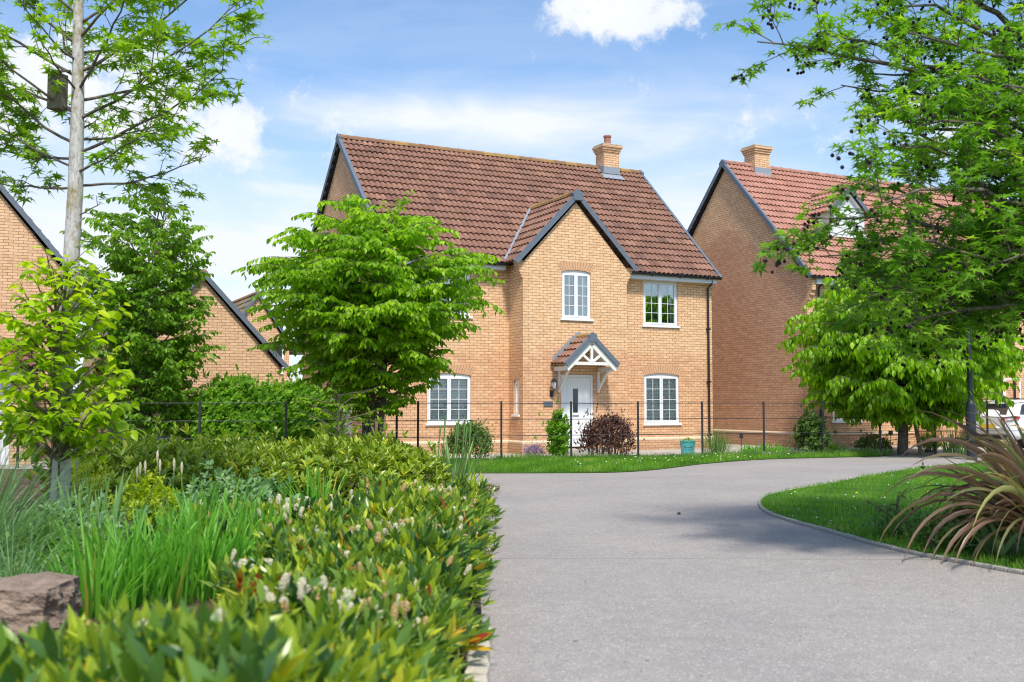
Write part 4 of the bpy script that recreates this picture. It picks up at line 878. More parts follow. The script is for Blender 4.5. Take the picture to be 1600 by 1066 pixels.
def hornbeam(name,base,H,clear,Rf,nb_,ls,sp,m,label,trunks=1,tr=.09,rise=.35,seed=1,group=None,droop=.6,hang=.7,ntw=11,lean=0,cat='tree',barkm='bark',stake=False,twl=.42,cx=0):
    random.seed(seed); root=empty(name,base,0,label,cat,group); tb=MB(); bb=MB(); lv=Lv(); tps=[]
    for k in range(trunks):
        o_=Vector((random.uniform(-.12,.12)*(trunks>1),random.uniform(-.05,.05),0)); tps.append(limb(tb,o_,Vector((lean+cx*.5+random.uniform(-.1,.1),0,H*.93)),tr,.012,0,.06,10,9))
    for i in range(nb_):
        f=(i+.5)/nb_; zt=clear+(H-clear)*f; Rr=Rf(f)*random.uniform(.72,1.12); az=i*2.39996+random.uniform(-.4,.4)
        zs=max(clear*.85+.0,zt-Rr*rise*1.0); t=min(.96,zs/(H*.93)); p0,_=sample(random.choice(tps),t)
        tip=Vector((math.cos(az)*Rr+lean*f+cx,math.sin(az)*Rr,zt+random.uniform(-.1,.1)))
        pts=limb(bb,p0,tip,.010+.010*Rr,.005,.10,.10,7,5); cr=random.uniform(.25,.75)*.6+.2*f+.1
        L_=(tip-p0).length; nt_=max(3,int(ntw*min(1.3,L_/1.5)))
        for j in range(nt_):
            t=.22+.78*(j+random.random())/nt_; pt,dt=sample(pts,min(t,.99)); sd_=dt.cross(UP)
            sd_=sd_.normalized() if sd_.length>.05 else Vector((1,0,0)); 
            d_=(dt*.8+sd_*random.choice((-1,1))*random.uniform(.4,1)+Vector((0,0,random.uniform(-.15,.35)))).normalized()
            spray(bb,lv,pt,d_,L_*twl*(1.15-.6*t)*random.uniform(.7,1.2),ls,sp,cr,droop,hang)
        spray(bb,lv,pts[-1],(pts[-1]-pts[-2]).normalized(),min(.6,L_*.35),ls,sp,cr,droop,hang,1)
    for q in tps: spray(bb,lv,q[-1],Vector((random.gauss(0,.15),random.gauss(0,.15),1)).normalized(),H*.07,ls,sp,.6,.1,.4,2)
    tb.build('trunk',M[barkm],root,smooth=True,uv=False); bb.build('branches',M['twig'],root,uv=False)
    leaf_obj('crown',T_LEAF if ls>.075 else T_SMALL,lv.p,lv.d,lv.n,lv.s,lv.r,m,root); return root
def prof(pts):
    def f(t):
        for (a,ra),(b_,rb) in zip(pts[:-1],pts[1:]):
            if t<=b_: return ra+(rb-ra)*(t-a)/(b_-a)
        return pts[-1][1]
    return f
q=at(583,690,20.8)
hornbeam('hornbeam_tree',(q.x,q.y,0),5.4,1.25,prof([(0,.55),(.13,1.0),(.3,1.6),(.55,1.95),(.75,1.85),(.9,1.35),(1,.85)]),160,.125,.047,M['horn'],'broad bright green hornbeam covering the left half of the central house',trunks=2,tr=.07,seed=11,ntw=12,cx=-.02)
q=at(228,690,23.5)
hornbeam('hornbeam_tree',(q.x,q.y,0),6.35,.75,prof([(0,.8),(.15,1.1),(.4,1.25),(.6,1.25),(.78,1.1),(.9,.75),(1,.2)]),120,.13,.052,M['horn_dark'],'tall narrow dark green tree with a thin leader in front of the garage gable',trunks=2,tr=.06,seed=5,ntw=13,rise=.95)
q=gp(1411,711)
t4=hornbeam('round_tree',(q.x,q.y,0),5.35,1.15,prof([(0,1.5),(.15,2.25),(.35,2.5),(.6,2.35),(.8,1.9),(.93,1.2),(1,.6)]),190,.185,.075,M['horn'],'round clipped looking tree with hanging bright leaves and a stake, before the red roofed house',trunks=1,tr=.15,seed=8,droop=.9,hang=1.5,rise=.3,ntw=12)
b=MB(); b.tube([(.45,-.1,0),(.18,-.12,1.55)],.055,9); o=b.build('tree_stake',simple('stake_wood',(.22,.18,.10),.9,vary=.3),None,uv=False); o.location=(q.x,q.y,0); tag(o,'round timber stake leaning on the trunk of the round tree','tree stake')
# ---- sweetgums ----
def gum_twigs(bb,lv,pts,L_,cr,ls,dens=1,t0=.25,up=.25,pods=None,depth=1,nleaf=7):
    n=max(2,int(L_*5.2*dens))
    for j in range(n):
        t=t0+(1-t0)*(j+random.random())/n; pt,dt=sample(pts,min(.99,t)); s_=dt.cross(UP)
        if s_.length<.1: s_=Vector((1,0,0))
        s_.normalize(); az=random.uniform(0,2*math.pi); o_=(s_*math.cos(az)+s_.cross(dt)*math.sin(az))
        d_=(dt*.75+o_*.8+UP*up).normalized(); l2=L_*random.uniform(.18,.36)*(1.2-.5*t); l2=max(l2,.12)
        tp=limb(bb,pt,pt+d_*l2,.004+.003*l2,.002,.08,.12,5,4)
        if depth and l2>.35: gum_twigs(bb,lv,tp,l2,cr,ls,dens*1.5,.2,up,pods,depth-1,nleaf)
        k=max(3,int(nleaf*random.uniform(.6,1.3))); c2=min(1,max(0,cr+random.gauss(0,.12)))
        for m_ in range(k):
            tt=1-.75*(m_/k)**1.3; q_,d2=sample(tp,min(.99,tt)); aa=random.uniform(0,6.28); h=Vector((math.cos(aa),math.sin(aa),0))
            st=q_+h*random.uniform(.02,.06)+UP*random.uniform(-.02,.03); ld=h*1.0+UP*random.uniform(-.75,.15)+d2*.3; nr=UP*.9+h*.35+vrand(.3)
            lv.add(st,ld,nr,ls*random.uniform(.55,1.15),min(1,max(0,c2+random.gauss(0,.12))))
        if pods is not None and random.random()<.24: pods.append(tp[-1]+Vector((random.gauss(0,.03),random.gauss(0,.03),-random.uniform(.04,.12))))
random.seed(21)
q=at(92,770,10.5); base=Vector((q.x,q.y,0)); gl=empty('sweetgum_tree',base,0,'young sweetgum with pale straight trunk and sparse star leaves at left','tree')
tb=MB(); bb=MB(); lv=Lv(); trp=[Vector((0,0,0)),Vector((.01,0,.6)),Vector((.02,0,1.4)),Vector((.05,0,2.4)),Vector((.09,.0,3.6)),Vector((.09,0,4.6)),Vector((.07,0,5.6)),Vector((.02,0,6.8)),Vector((.0,0,8.2))]
tb.tube(trp,[.105,.095,.088,.082,.075,.062,.048,.03,.01],16)
for k in range(16): z_=random.uniform(1.2,5); t=random.uniform(0,6.28); p_,_=sample(trp,z_/8.2*1.0); 
tb.build('trunk',M['bark_gum'],gl,smooth=True,uv=False)
def trz(z): 
    for a,b_ in zip(trp[:-1],trp[1:]):
        if z<=b_.z: return a.lerp(b_,(z-a.z)/(b_.z-a.z))
    return trp[-1]
specs=[(3.62,10,1.45,.35),(4.2,95,1.0,.4),(4.6,260,.9,.4),(5.0,60,1.0,.6),(4.9,250,.9,.5),(3.6,170,1.3,.15),(3.75,-25,1.35,.4),(3.8,205,1.1,.5),(3.95,-8,1.9,.75),(3.9,150,1.6,.3),(4.1,60,1.5,.6),(4.05,185,1.7,.9),(4.3,-15,2.05,1.15),(4.35,215,1.5,.9),(4.4,160,1.8,.7),(4.5,20,1.9,.9),(4.6,-50,1.5,1.0),(4.75,190,1.9,1.2),(4.8,-5,1.9,1.3),(4.95,130,1.5,1.1),(5.1,175,1.6,1.3),(5.15,-30,1.6,1.2),(5.3,5,1.5,1.2),(5.4,210,1.3,1.2),(5.6,90,1.2,1.2),(5.8,0,1.3,1.3),(6.0,180,1.2,1.2),(6.4,-20,1,1),(6.6,160,1,1),(3.3,-15,.35,.12),(3.1,20,.25,-.05)]
for z_,az,L_,ri in specs:
    a=R(az+random.uniform(-6,6)); p0=trz(z_); L_*=.88; tip=p0+Vector((math.cos(a)*L_,math.sin(a)*L_,ri)); pts=limb(bb,p0,tip,.008+.006*L_,.004,-.10,.10,9,7); gum_twigs(bb,lv,pts,L_*1.15,.5,.135,1.15,.15,.10,None,2,6)
bb.build('branches',M['bark'],gl,smooth=True,uv=False); leaf_obj('crown',T_STAR,lv.p,lv.d,lv.n,lv.s,lv.r,M['gum'],gl)
print('gumL',len(lv.p))
# bird box
nb_x=at(84,143,10.42); bx=empty('bird_box',(nb_x.x+.035,10.43,nb_x.z),R(-20),'weathered wooden bird box strapped to the pale trunk','bird box')
b=MB(); b.prism([(-.07,-.07,-.19),(.07,-.07,-.19),(.07,.07,-.19),(-.07,.07,-.19)],(0,0,.37)); b.build('box',M['boxwood'],bx,uv=False,bevel=.005)
b=MB(); b.prism([(-.09,-.11,.165),(.09,-.11,.165),(.09,.08,.225),(-.09,.08,.225)],(0,0,.018)); b.build('lid',M['boxwood'],bx,uv=False)
b=MB(); b.tube([(0,-.065,.07),(0,-.0725,.07)],.017,14); b.build('entrance_hole',M['black'],bx,uv=False)
# right sweetgum
random.seed(33)
base=Vector((7.1,10.8,0)); gr=empty('sweetgum_tree',base,0,'large sweetgum with dark seed balls overhanging from the right','tree')
tb=MB(); bb=MB(); lv=Lv(); pods=[]
tp_=[Vector((0,0,0)),Vector((.03,0,1)),Vector((-.02,0,2.4)),Vector((.03,0,4)),Vector((0,0,6)),Vector((0,0,8.5))]; tb.tube(tp_,[.2,.17,.15,.12,.08,.02],16); tb.build('trunk',M['bark_gum'],gr,smooth=True,uv=False)
L3=[(1160,95,9.6,3.4),(1255,35,9.0,3.9),(1230,-40,10,4.3),(1330,-60,9.4,4.8),(1430,-90,8.8,5.2),(1540,-110,9.5,5.6),(1270,205,9.2,2.9),(1350,120,10,3.4),(1400,30,9.0,3.9),(1460,130,8.6,3.2),(1530,30,9.8,4.2),(1340,250,9.0,2.6),(1190,330,8.9,2.2),(1262,395,9.4,1.9),
    (1330,330,8.4,2.3),(1400,250,8.7,2.5),(1245,475,9.0,1.7),(1310,440,9.8,1.8),(1400,380,8.4,2.0),(1470,300,8.8,2.4),(1370,480,8.9,1.9),(1450,455,8.4,2.0),(1530,440,8.9,2.1),(1500,390,8.0,2.2),(1560,330,9.2,2.5),(1600,250,8.4,2.8),(1590,460,9.6,2.1),(1560,130,8.4,3.4),(1620,60,9.5,3.6),(1480,215,10.6,2.7),(1400,430,10.4,2.1),(1660,440,8.0,2.2),(1690,300,8.2,2.8),
    (1330,-180,9.5,5.2),(1500,-260,9,6),(1700,-300,9.5,6.3),(1320,190,9.6,3.0),(1440,60,9.8,3.8),(1290,300,10.2,2.4),(1350,400,8.7,2.0),(1250,130,9.9,3.2),(1290,-5,9.6,4.0),(1600,390,8.3,2.3),(1640,180,9.6,3.0),(1540,230,9.6,2.7),(1440,420,9.4,1.95),(1500,480,10,2.1)]
for (x,y,Y,zs) in L3:
    tip=at(x+68 if x<1320 else x+30,y,Y)-base; z0=zs; p0=Vector((0,0,z0)); L_=(tip-p0).length; pts=limb(bb,p0,tip,.020+.008*L_,.006,.16,.12,11,7); cr=random.uniform(.25,.75)
    gum_twigs(bb,lv,pts,L_*.52,cr,.118,1.32 if y<260 else 1.5,.36,.25,pods,2,6)
# some limbs away from the camera so the crown is whole
for k in range(7):
    a=R(-60+k*22); z0=2.6+k*.35; L_=3.2-.1*k; p0=Vector((0,0,z0)); tip=p0+Vector((math.cos(a)*L_,math.sin(a)*L_,.9)); pts=limb(bb,p0,tip,.04,.006,.1,.1,9,6); gum_twigs(bb,lv,pts,L_*.7,.5,.12,1.0,.35,.3,pods,1,6)
bb.build('branches',M['bark'],gr,smooth=True,uv=False)
print('gumR',len(lv.p),len(pods))
leaf_obj('crown',T_STAR,lv.p,lv.d,lv.n,lv.s,lv.r,M['gum_r'],gr)
pb=MB(); 
for p_ in pods:
    for k in range(random.choice((1,2,3,4))):
        c_=p_+vrand(.035); pb.lathe([(.002,c_.z-.017),(.013,c_.z-.011),(.017,c_.z),(.012,c_.z+.011),(.002,c_.z+.017)],c_.x,c_.y,6)
    pb.tube([p_+Vector((0,0,.1)),p_],.0015,3,cap=False)
o=pb.build('seed_balls',M['seed'],gr,uv=False); o['kind']='stuff'
# young beech round the trunk
random.seed(4); q=at(84,800,9.9)
hornbeam('beech_shrub',(q.x,9.9,0),2.85,.35,prof([(0,.45),(.2,.62),(.45,.62),(.7,.60),(.9,.35),(1,.12)]),75,.105,.055,M['beech'],'bright yellow green young beech growing round the pale trunk','shrub',tr=.02,seed=14,ntw=6,rise=.6,droop=.5,hang=.5,cat='shrub') if False else None
def leafy(name,base,H,clear,Rf,nb_,ls,sp,m,label,cat,seed,ntw=6,rise=.6,droop=.4,hang=.5,cx=0,trunks=2,tr=.02,twl=.42,group=None):
    return hornbeam(name,base,H,clear,Rf,nb_,ls,sp,m,label,trunks,tr,rise,seed,group,droop,hang,ntw,0,cat,'bark',False,twl,cx)
leafy('beech_shrub',(q.x,9.9,0),2.78,1.0,prof([(0,.48),(.2,.56),(.45,.44),(.7,.40),(.9,.28),(1,.10)]),78,.125,.048,M['beech'],'yellow green young beech growing round the pale sweetgum trunk','shrub',14,ntw=10,tr=.010,rise=1.1)
# ---------------- shrubs / hedges ----------------
def hedge(name,A,B_,w,H,m,label,n,ls,T=T_LEAF,seed=1,clear=.05,ups=.9,wob=.12,cat='hedge',stems=40,width=1.0,skirt=.45,shoot=5,group=None,endr=.5,spr=.16,rough=.05):
    """leafy mass along the line A-B: shoots with leaf whorls over its top and sides, stems inside"""
    r=np.random.default_rng(seed); random.seed(seed); A=Vector(A);B_=Vector(B_); mid=(A+B_)/2; root=empty(name,(mid.x,mid.y,0),0,label,cat,group)
    d=(B_-A); L_=max(d.length,1e-3); d.normalize(); s_=Vector((d.y,-d.x,0)); P_=[];Dv=[];Nn=[];Sz=[];Rd=[]
    k=0
    ph=r.uniform(0,6,4)
    while k<n:
        a=r.uniform(0,L_); v=r.uniform(-1,1); hh=r.uniform(0,1)**skirt
        e=min(1,math.sqrt(max(0,min(a,L_-a)/endr))) if endr else 1
        top=H*(1+wob*(math.sin(a*2.1+ph[0])*.5+math.sin(a*5.3+ph[1])*.3+.4*math.sin(v*3+ph[2])+r.uniform(-.25,.25)))*(.55+.45*e)
        prof_=math.sqrt(max(0,1-abs(v)**3)); z_=clear+(top*prof_-clear)*hh; 
        if z_<clear: continue
        hfrac=z_/max(top,.01); bulge=w/2*(.75+.35*math.sin(math.pi*min(1,hfrac)))*(.6+.4*e)
        p=A+d*a+s_*(v*bulge)-mid; p.z=z_; jt=rough*(1+2*(r.random()<.15)); p+=Vector((r.normal(0,jt),r.normal(0,jt),abs(r.normal(0,jt)))); out=s_*v*.9+d*((a/L_-.5)*2)**3*.8
        sd_=np.array([out.x+r.normal(0,.35),out.y+r.normal(0,.35),ups*(.5+hfrac)+r.normal(0,.2)]); sd_/=np.linalg.norm(sd_); cr=r.normal(.5,.17)-.0
        sx_=np.cross(sd_,[0.3,0.1,1]); sx_/=np.linalg.norm(sx_)+1e-6; sy_=np.cross(sd_,sx_)
        for j in range(shoot):
            t=j/shoot; az=j*2.4+r.uniform(0,1); h=sx_*math.cos(az)+sy_*math.sin(az); dv=sd_*(.55+.5*t)+h*(1.0-.45*t); pp=np.array(p)+sd_*ls*spr*5*t
            P_.append(pp);Dv.append(dv);Nn.append(sd_*1.0-h*.4+r.normal(0,.2,3));Sz.append(ls*r.uniform(.65,1.15));Rd.append(min(1,max(0,cr+r.normal(0,.10))))
            k+=1
    leaf_obj('foliage',T,P_,Dv,Nn,Sz,Rd,m,root,width)
    b=MB()
    for i in range(stems):
        a=random.uniform(.05,.95)*L_; p=A+d*a-mid+s_*random.uniform(-.2,.2)*w; p.z=0; q_=p+s_*random.uniform(-.35,.35)*w+d*random.uniform(-.15,.15); q_.z=H*random.uniform(.6,.92); limb(b,p,q_,.008+.004*H,.003,0,.1,4,5)
    b.build('stems',M['twig'],root,uv=False); return root
# clipped young hornbeam hedge in the middle distance
hedge('hornbeam_hedge',gp(300,712)*.86,gp(520,706)*.86,1.4,1.9,M['hedge'],'bright green leafy hedge running in front of the board fence',17000,.12,seed=3,wob=.10,clear=.3,ups=.5,skirt=.7,shoot=5,endr=.7)
q=at(530,690,19.6); leafy('hornbeam_sapling',(q.x,q.y,0),1.72,.35,prof([(0,.3),(.4,.62),(.8,.72),(1,.5)]),30,.075,.04,M['horn'],'small feathery sapling beside the thick black steel post','sapling',6,ntw=7,rise=.4)
# low laurel hedge (upright narrow leaves)
hedge('laurel_hedge',(-5.9,13.4,0),(-1.35,16.1,0),2.2,.72,M['lau_hedge'],'low dense laurel hedge with upright narrow leaves behind the flower bed',21000,.135,T_LONG,seed=9,wob=.05,ups=1.5,skirt=.55,shoot=7,endr=.8,width=1.25,spr=.10)
# foreground laurel ground cover
def laurel_field():
    r=np.random.default_rng(12); P_=[];Dv=[];Nn=[];Sz=[];Rd=[]; fl=[]; yl=0
    def hgt(x,y): return .41+.06*math.sin(x*2.3+y*1.1)+.05*math.sin(y*3.1+x)+.04*math.sin(x*6+y*4.3)
    n=0
    for i in range(13500):
        y=2.0+10.6*r.uniform(0,1)**.8; x=r.uniform(-(.52*y+.3),-.33)
        # keep lilies, rock and iris clear
        px=800+FPX*x/y; x+=.05*math.sin(y*5)+r.normal(0,.03)
        if 4.05<y<8.6 and px<395+35*math.sin(y*2): continue
        if y>=8.6 and px<300: continue
        if 8.6<y<11.5 and px<400 and r.random()<.8: continue
        edge=min(1,max(0,(-.27-x)/.30)); H_=hgt(x,y)*(.35+.65*math.sqrt(edge))
        H_*=1.0+.22*max(0,min(1,(4.2-y)/.8))
        if y>9.6 and px<575: continue
        hh=r.uniform(0,1)**.4; z_=.06+(H_-.06)*hh; xo=x+(1-edge)*.09*math.sin(math.pi*hh)
        sd_=np.array([(1-edge)*1.0+r.normal(0,.35),r.normal(0,.35),1.0]); sd_/=np.linalg.norm(sd_); sx_=np.cross(sd_,[.3,1,.1]); sx_/=np.linalg.norm(sx_); sy_=np.cross(sd_,sx_); cr=r.normal(.47,.25); ls=.118*r.uniform(.75,1.2)*(1.15 if y<4.2 else 1)
        for j in range(7):
            t=j/7; az=j*2.4+r.uniform(0,1); h=sx_*math.cos(az)+sy_*math.sin(az); P_.append(np.array([xo,y,z_])+sd_*.07*t); Dv.append(sd_*(.7+.9*t)+h*(.95-.45*t)); Nn.append(sd_-h*.5+r.normal(0,.15,3)); Sz.append(ls*r.uniform(.7,1.2)); 
            c=cr+r.normal(0,.08); c=min(.94,max(0,c))
            if r.random()<.012: c=r.uniform(.95,1.0)
            Rd.append(c)
        if hh>.86 and y>2.9 and r.random()<.09+.60*max(0,math.sin(x*3.1+1)*math.sin(y*2.3))**2: fl.append((xo,y,z_+.06,sd_,r.random()))
    o=leaf_obj('laurel_ground_cover',T_LONG,P_,Dv,Nn,Sz,Rd,M['laurel'],None,.95); tag(o,'glossy low laurel filling the bed along the path edge','shrubs',kind='stuff')
    for nm,m_,sel,lab in (('cream_flower_spikes',M['cream'],lambda c:c<.6,'cream candle flowers standing in the low laurel'),('faded_flower_spikes',M['tan'],lambda c:c>=.6,'tan faded flower candles among the low laurel')):
        b=MB(); vs=[]
        for (x,y,z_,d_,c) in fl:
            if not sel(c): continue
            d_=Vector(d_)+Vector((0,0,.6)); d_.normalize(); p=Vector((x,y,z_-.03)); hgt_=random.uniform(.06,.115); rr=random.uniform(.015,.026)
            b.tube([p,p+d_*.03,p+d_*(.03+hgt_*.25),p+d_*(.03+hgt_*.6),p+d_*(.03+hgt_*.9),p+d_*(.03+hgt_)],[.002,.004,rr,rr*1.05,rr*.7,.003],8)
            for k in range(26):
                t=random.uniform(.1,.95); an=random.uniform(0,6.28); e=rr*1.1*(1-abs(t-.45)*.9); s_=d_.cross(Vector((1,0,0))).normalized(); u_=d_.cross(s_); c_=p+d_*(.03+hgt_*t)+(s_*math.cos(an)+u_*math.sin(an))*e; a_=.0042
                b.add([c_+Vector((a_,0,0)),c_+Vector((0,a_,0)),c_+Vector((-a_,0,0)),c_+Vector((0,-a_,0)),c_+Vector((0,0,a_)),c_+Vector((0,0,-a_))],[(0,1,4),(1,2,4),(2,3,4),(3,0,4),(1,0,5),(2,1,5),(3,2,5),(0,3,5)])
        tag(b.build(nm,m_,None,smooth=False,uv=False),lab,'flowers',kind='stuff')
    print('laurel',len(P_),'fl',len(fl))
laurel_field()
# strap leaved clumps
def clump(name,c,n,rad,Lr,wr,arch,spread,m,label,cat,seed,group=None,flowers=None,seg=7,fold=.25,part='leaves',lo=0,hi=1,twist=.3):
    r=np.random.default_rng(seed); root=empty(name,(c[0],c[1],c[2] if len(c)>2 else .04),0,label,cat,group)
    az=r.uniform(0,6.283,n); rr=rad*np.sqrt(r.uniform(0,1,n)); base=np.stack([rr*np.cos(az),rr*np.sin(az),np.zeros(n)],1)
    dr=base/max(rad,1e-3)*spread+np.stack([r.normal(0,spread*.6,n),r.normal(0,spread*.6,n),np.ones(n)],1)
    strap_obj(part,base,dr,r.uniform(*Lr,n),r.uniform(*wr,n),r.uniform(arch*.4,arch*1.5,n),np.clip(r.normal((lo+hi)/2,.22,n),lo,hi),m,root,seg,fold,twist); return root
def gpos(x,Y): return Vector(((x-800)/FPX*Y,Y,.04))
for i,(x,Y,n,rd,Lm,lab) in enumerate([(200,7.0,150,.26,.66,'bright green daylily clump just behind the brown rock'),(285,7.2,170,.30,.68,'widest daylily clump, in the middle of the flower bed'),(365,7.5,130,.26,.62,'daylily clump on the right where it meets the laurel flowers'),(150,6.6,60,.14,.55,'small daylily clump touching the right end of the rock'),(330,9.4,110,.3,.66,'daylily clump in the second row in front of the laurel hedge'),(500,10.8,70,.2,.78,'yellow green daylily clump standing tall amid the low laurel'),(420,8.6,80,.2,.62,'daylily clump alone inside the laurel left of centre')]):
    clump('daylily',gpos(x,Y),n,rd,(Lm*.6,Lm*1.15),(.014,.026),.55,.32,M['lily'],lab,'daylily',50+i,'daylilies in the flower bed')
for i,(x,Y,n,lab) in enumerate([(135,9.3,26,'grey green iris fan right of the pale trunk'),(165,9.0,22,'shorter iris fan between trunk fan and yellow shrub'),]):
    clump('iris',gpos(x,Y),n,.16,(.45,.85),(.03,.045),.12,.30,M['iris'],lab,'iris',70+i,'irises by the trunk')
ic=clump('iris',(-.95,17.2,.04),46,.32,(.45,.95),(.035,.055),.25,.45,M['iris'],'large iris clump with bud stems where hedge meets the path','iris',80)
b=MB()
for k in range(7): x=random.uniform(-.3,.35); b.tube([(x,0,0),(x+.02,0,.6),(x+.05,0,random.uniform(.95,1.18))],[.009,.008,.016],6)
b.build('bud_stems',M['iris'],ic,uv=False)
clump('iris',gpos(745,15.9),26,.12,(.2,.42),(.02,.03),.3,.5,M['lime'],'small yellowing iris tuft on the bare soil corner','iris',81)
# blue-green arching grass
clump('ornamental_grass',gpos(-55,7.3),420,.24,(.9,1.45),(.006,.011),.95,.45,M['blue_grass'],'tall arching blue green grass at the left edge','ornamental grass',90,seg=9,fold=.1)
clump('ornamental_grass',gpos(25,6.6),170,.16,(.45,.8),(.005,.009),1.1,.5,M['blue_grass'],'short wispy grass tuft left of the daylilies','ornamental grass',91,seg=8,fold=.1)
# herbs, silvery and lime shrubs
hedge('herb_patch',gpos(30,6.9),gpos(120,8.6),.9,.33,M['herb'],'scrubby grey green herbs above the brown rock',5200,.055,T_LEAF,seed=21,wob=.3,cat='plants',stems=20,endr=.3)
hedge('herb_patch',gpos(60,8.6),gpos(130,9.6),1.0,.34,M['silver'],'knee high leafy herbs in front of the pale trunk',3600,.07,T_LEAF,seed=22,wob=.25,cat='plants',stems=20,endr=.3)
hedge('silver_plant',gpos(290,10.9),gpos(430,10.7),.9,.47,M['silver'],'silvery green lamb eared plants in front of the laurel hedge',4200,.085,T_LEAF,seed=23,wob=.2,cat='plants',stems=20,endr=.3)
hedge('yellow_shrub',gpos(205,10.4),gpos(262,10.2),.7,.60,M['lime'],'small yellow green shrub with white flower tips beside the iris fans',2600,.05,T_LEAF,seed=24,wob=.3,cat='shrub',stems=14,endr=.3)
hedge('yellow_shrub',gpos(115,11.6),gpos(150,11.6),.8,.75,M['lime'],'yellow green shrub directly right of the pale trunk',1800,.05,T_LONG,seed=25,wob=.3,cat='shrub',stems=14,endr=.3)
b=MB(); random.seed(2)
for (x,y) in [(246,706),(219,724),(227,722),(250,720),(272,718),(284,724),(120,720),(214,732)]:
    p=at(x,y+8,10.9); b.tube([p+Vector((0,0,-.25)),p+Vector((0,0,-.06)),p+Vector((0,0,-.02)),p+Vector((0,0,.03)),p+Vector((0,0,.07))],[.003,.004,.014,.015,.004],8)
tag(b.build('white_flower_spikes',M['cream'],None,smooth=True,uv=False),'white flower spikes standing above the silvery plants','flowers',kind='stuff')
# rock
def rock(name,c,sx_,sy_,sz_,m,label,seed,cat='rock'):
    import bmesh; bm=bmesh.new(); bmesh.ops.create_cube(bm,size=2); bmesh.ops.subdivide_edges(bm,edges=bm.edges[:],cuts=16,use_grid_fill=True); r=random.Random(seed)
    from mathutils import noise as nz
    for v in bm.verts:
        p=v.co.copy(); d=p.normalized(); p=p*.62+d*.48; o_=nz.noise(p*1.3+Vector((seed,0,0)))*.22+nz.noise(p*3.1+Vector((seed,5,0)))*.10+nz.noise(p*9)*.035+nz.noise(p*22)*.018; p+=d*o_; v.co=Vector((p.x*sx_,p.y*sy_,p.z*sz_))
    me=bpy.data.meshes.new(name); bm.to_mesh(me); bm.free(); me.materials.append(m); o=bpy.data.objects.new(name,me); COL.objects.link(o); o.location=c; return tag(o,label,cat)
q=at(50,930,6.0); rock('rock',(q.x-.12,6.05,.21),.30,.26,.16,M['rock'],'large flat brown rock at the left edge of the bed',3)
# right phormium and companions
ph=empty('flax_plant',(4.92,9.3,.03),0,'bronze and green striped flax with long arching leaves at the right edge','flax plant')
def flax(n,seed,Lr,arch,part):
    r=np.random.default_rng(seed); az=r.uniform(0,6.283,n); az[:int(n*.45)]=r.uniform(math.pi*.6,math.pi*1.5,int(n*.45)); rr=r.uniform(0,.16,n); base=np.stack([rr*np.cos(az),rr*np.sin(az),np.zeros(n)],1); sp_=r.uniform(.25,1.15,n)
    dr=np.stack([np.cos(az)*sp_,np.sin(az)*sp_,np.ones(n)],1); return strap_obj(part,base,dr,r.uniform(*Lr,n),r.uniform(.04,.072,n),r.uniform(arch*.3,arch*1.5,n),np.clip(r.normal(.42,.28,n),0,1),M['phor'],ph,12,.22,.9)
flax(210,5,(.9,1.85),1.75,'leaves'); flax(7,6,(1.1,1.4),.35,'upright_leaves')
for i,(x,y,L_,W_,lab,mm) in enumerate([(1450,858,.26,.05,'broad leaved tulip clump at the path edge left of the flax','iris'),(1500,880,.24,.05,'broad leaved clump under the flax by the edging','iris'),(1570,890,.26,.07,'broad curling leaves at the right end of the edging','silver'),(1400,846,.16,.03,'low leafy weed clump on the lawn edging','lily')]):
    p=gp(x,y-14); clump('edge_plant',(p.x+.1,p.y+.15,.03),40,.18,(L_*.9,L_*1.6),(W_*.7,W_*1.2),.9,.7,M[mm],lab,'plant',120+i,'leafy plants along the lawn edging')
hedge('dark_leafy_plant',(3.95,9.75,0),(4.6,10.1,0),.5,.26,M['shrub'],'dark crinkled leafy plant beneath the flax',2600,.05,seed=31,cat='plant',stems=8,endr=.3)
hedge('weed_patch',gp(1360,838)+Vector((.12,.1,0)),gp(1440,855)+Vector((.2,.15,0)),.4,.15,M['herb'],'small leafed weeds over the lawn edging left of the tulip leaves',2600,.035,seed=32,cat='plants',stems=8,endr=.3)
rs=leafy('purple_seedling',(3.98,10.9,.02),.42,.05,prof([(0,.12),(.5,.22),(1,.2)]),9,.05,.05,M['purple'],'thin purple leaved seedling on the lawn','seedling',44,ntw=3,rise=.4,tr=.006,trunks=1)
# plants behind the fence
hedge('round_shrub',at(702,715,25)*1.0-Vector((0,0,at(702,715,25).z)),Vector((at(765,715,25.2).x,25.2,0)),1.0,.86,M['shrub'],'rounded dark green shrub below the left ground floor window',7500,.05,seed=41,wob=.08,cat='shrub',endr=.5,stems=20)
hedge('purple_shrub',Vector((at(915,715,25.6).x,25.6,0)),Vector((at(982,715,25.9).x,25.9,0)),1.1,1.08,M['purple'],'dark purple barberry shrub to the right of the door',9500,.05,seed=42,wob=.1,cat='shrub',endr=.45,stems=40,clear=.12)
hedge('laurel_shrub',Vector((at(862,715,25).x,25.1,0)),Vector((at(882,715,25.1).x,25.1,0)),.5,1.2,M['hedge'],'upright green shrub in front of the white door',2600,.09,seed=43,wob=.12,cat='shrub',endr=.2,stems=14)
hedge('lavender',Vector((at(822,715,25.3).x,25.3,0)),Vector((at(846,715,25.3).x,25.3,0)),.5,.30,M['lav'],'low lavender with mauve flowers left of the green shrub',2200,.045,T_LONG,seed=44,cat='lavender',endr=.2,stems=14,ups=1.6)
hedge('evergreen_shrub',Vector((at(1262,715,26.9).x,27.3,0)),Vector((at(1292,715,27).x,27.5,0)),.8,1.28,M['shrub'],'upright grey green shrub at the corner of the red roofed house',4200,.085,seed=45,wob=.15,cat='shrub',endr=.35,stems=20)
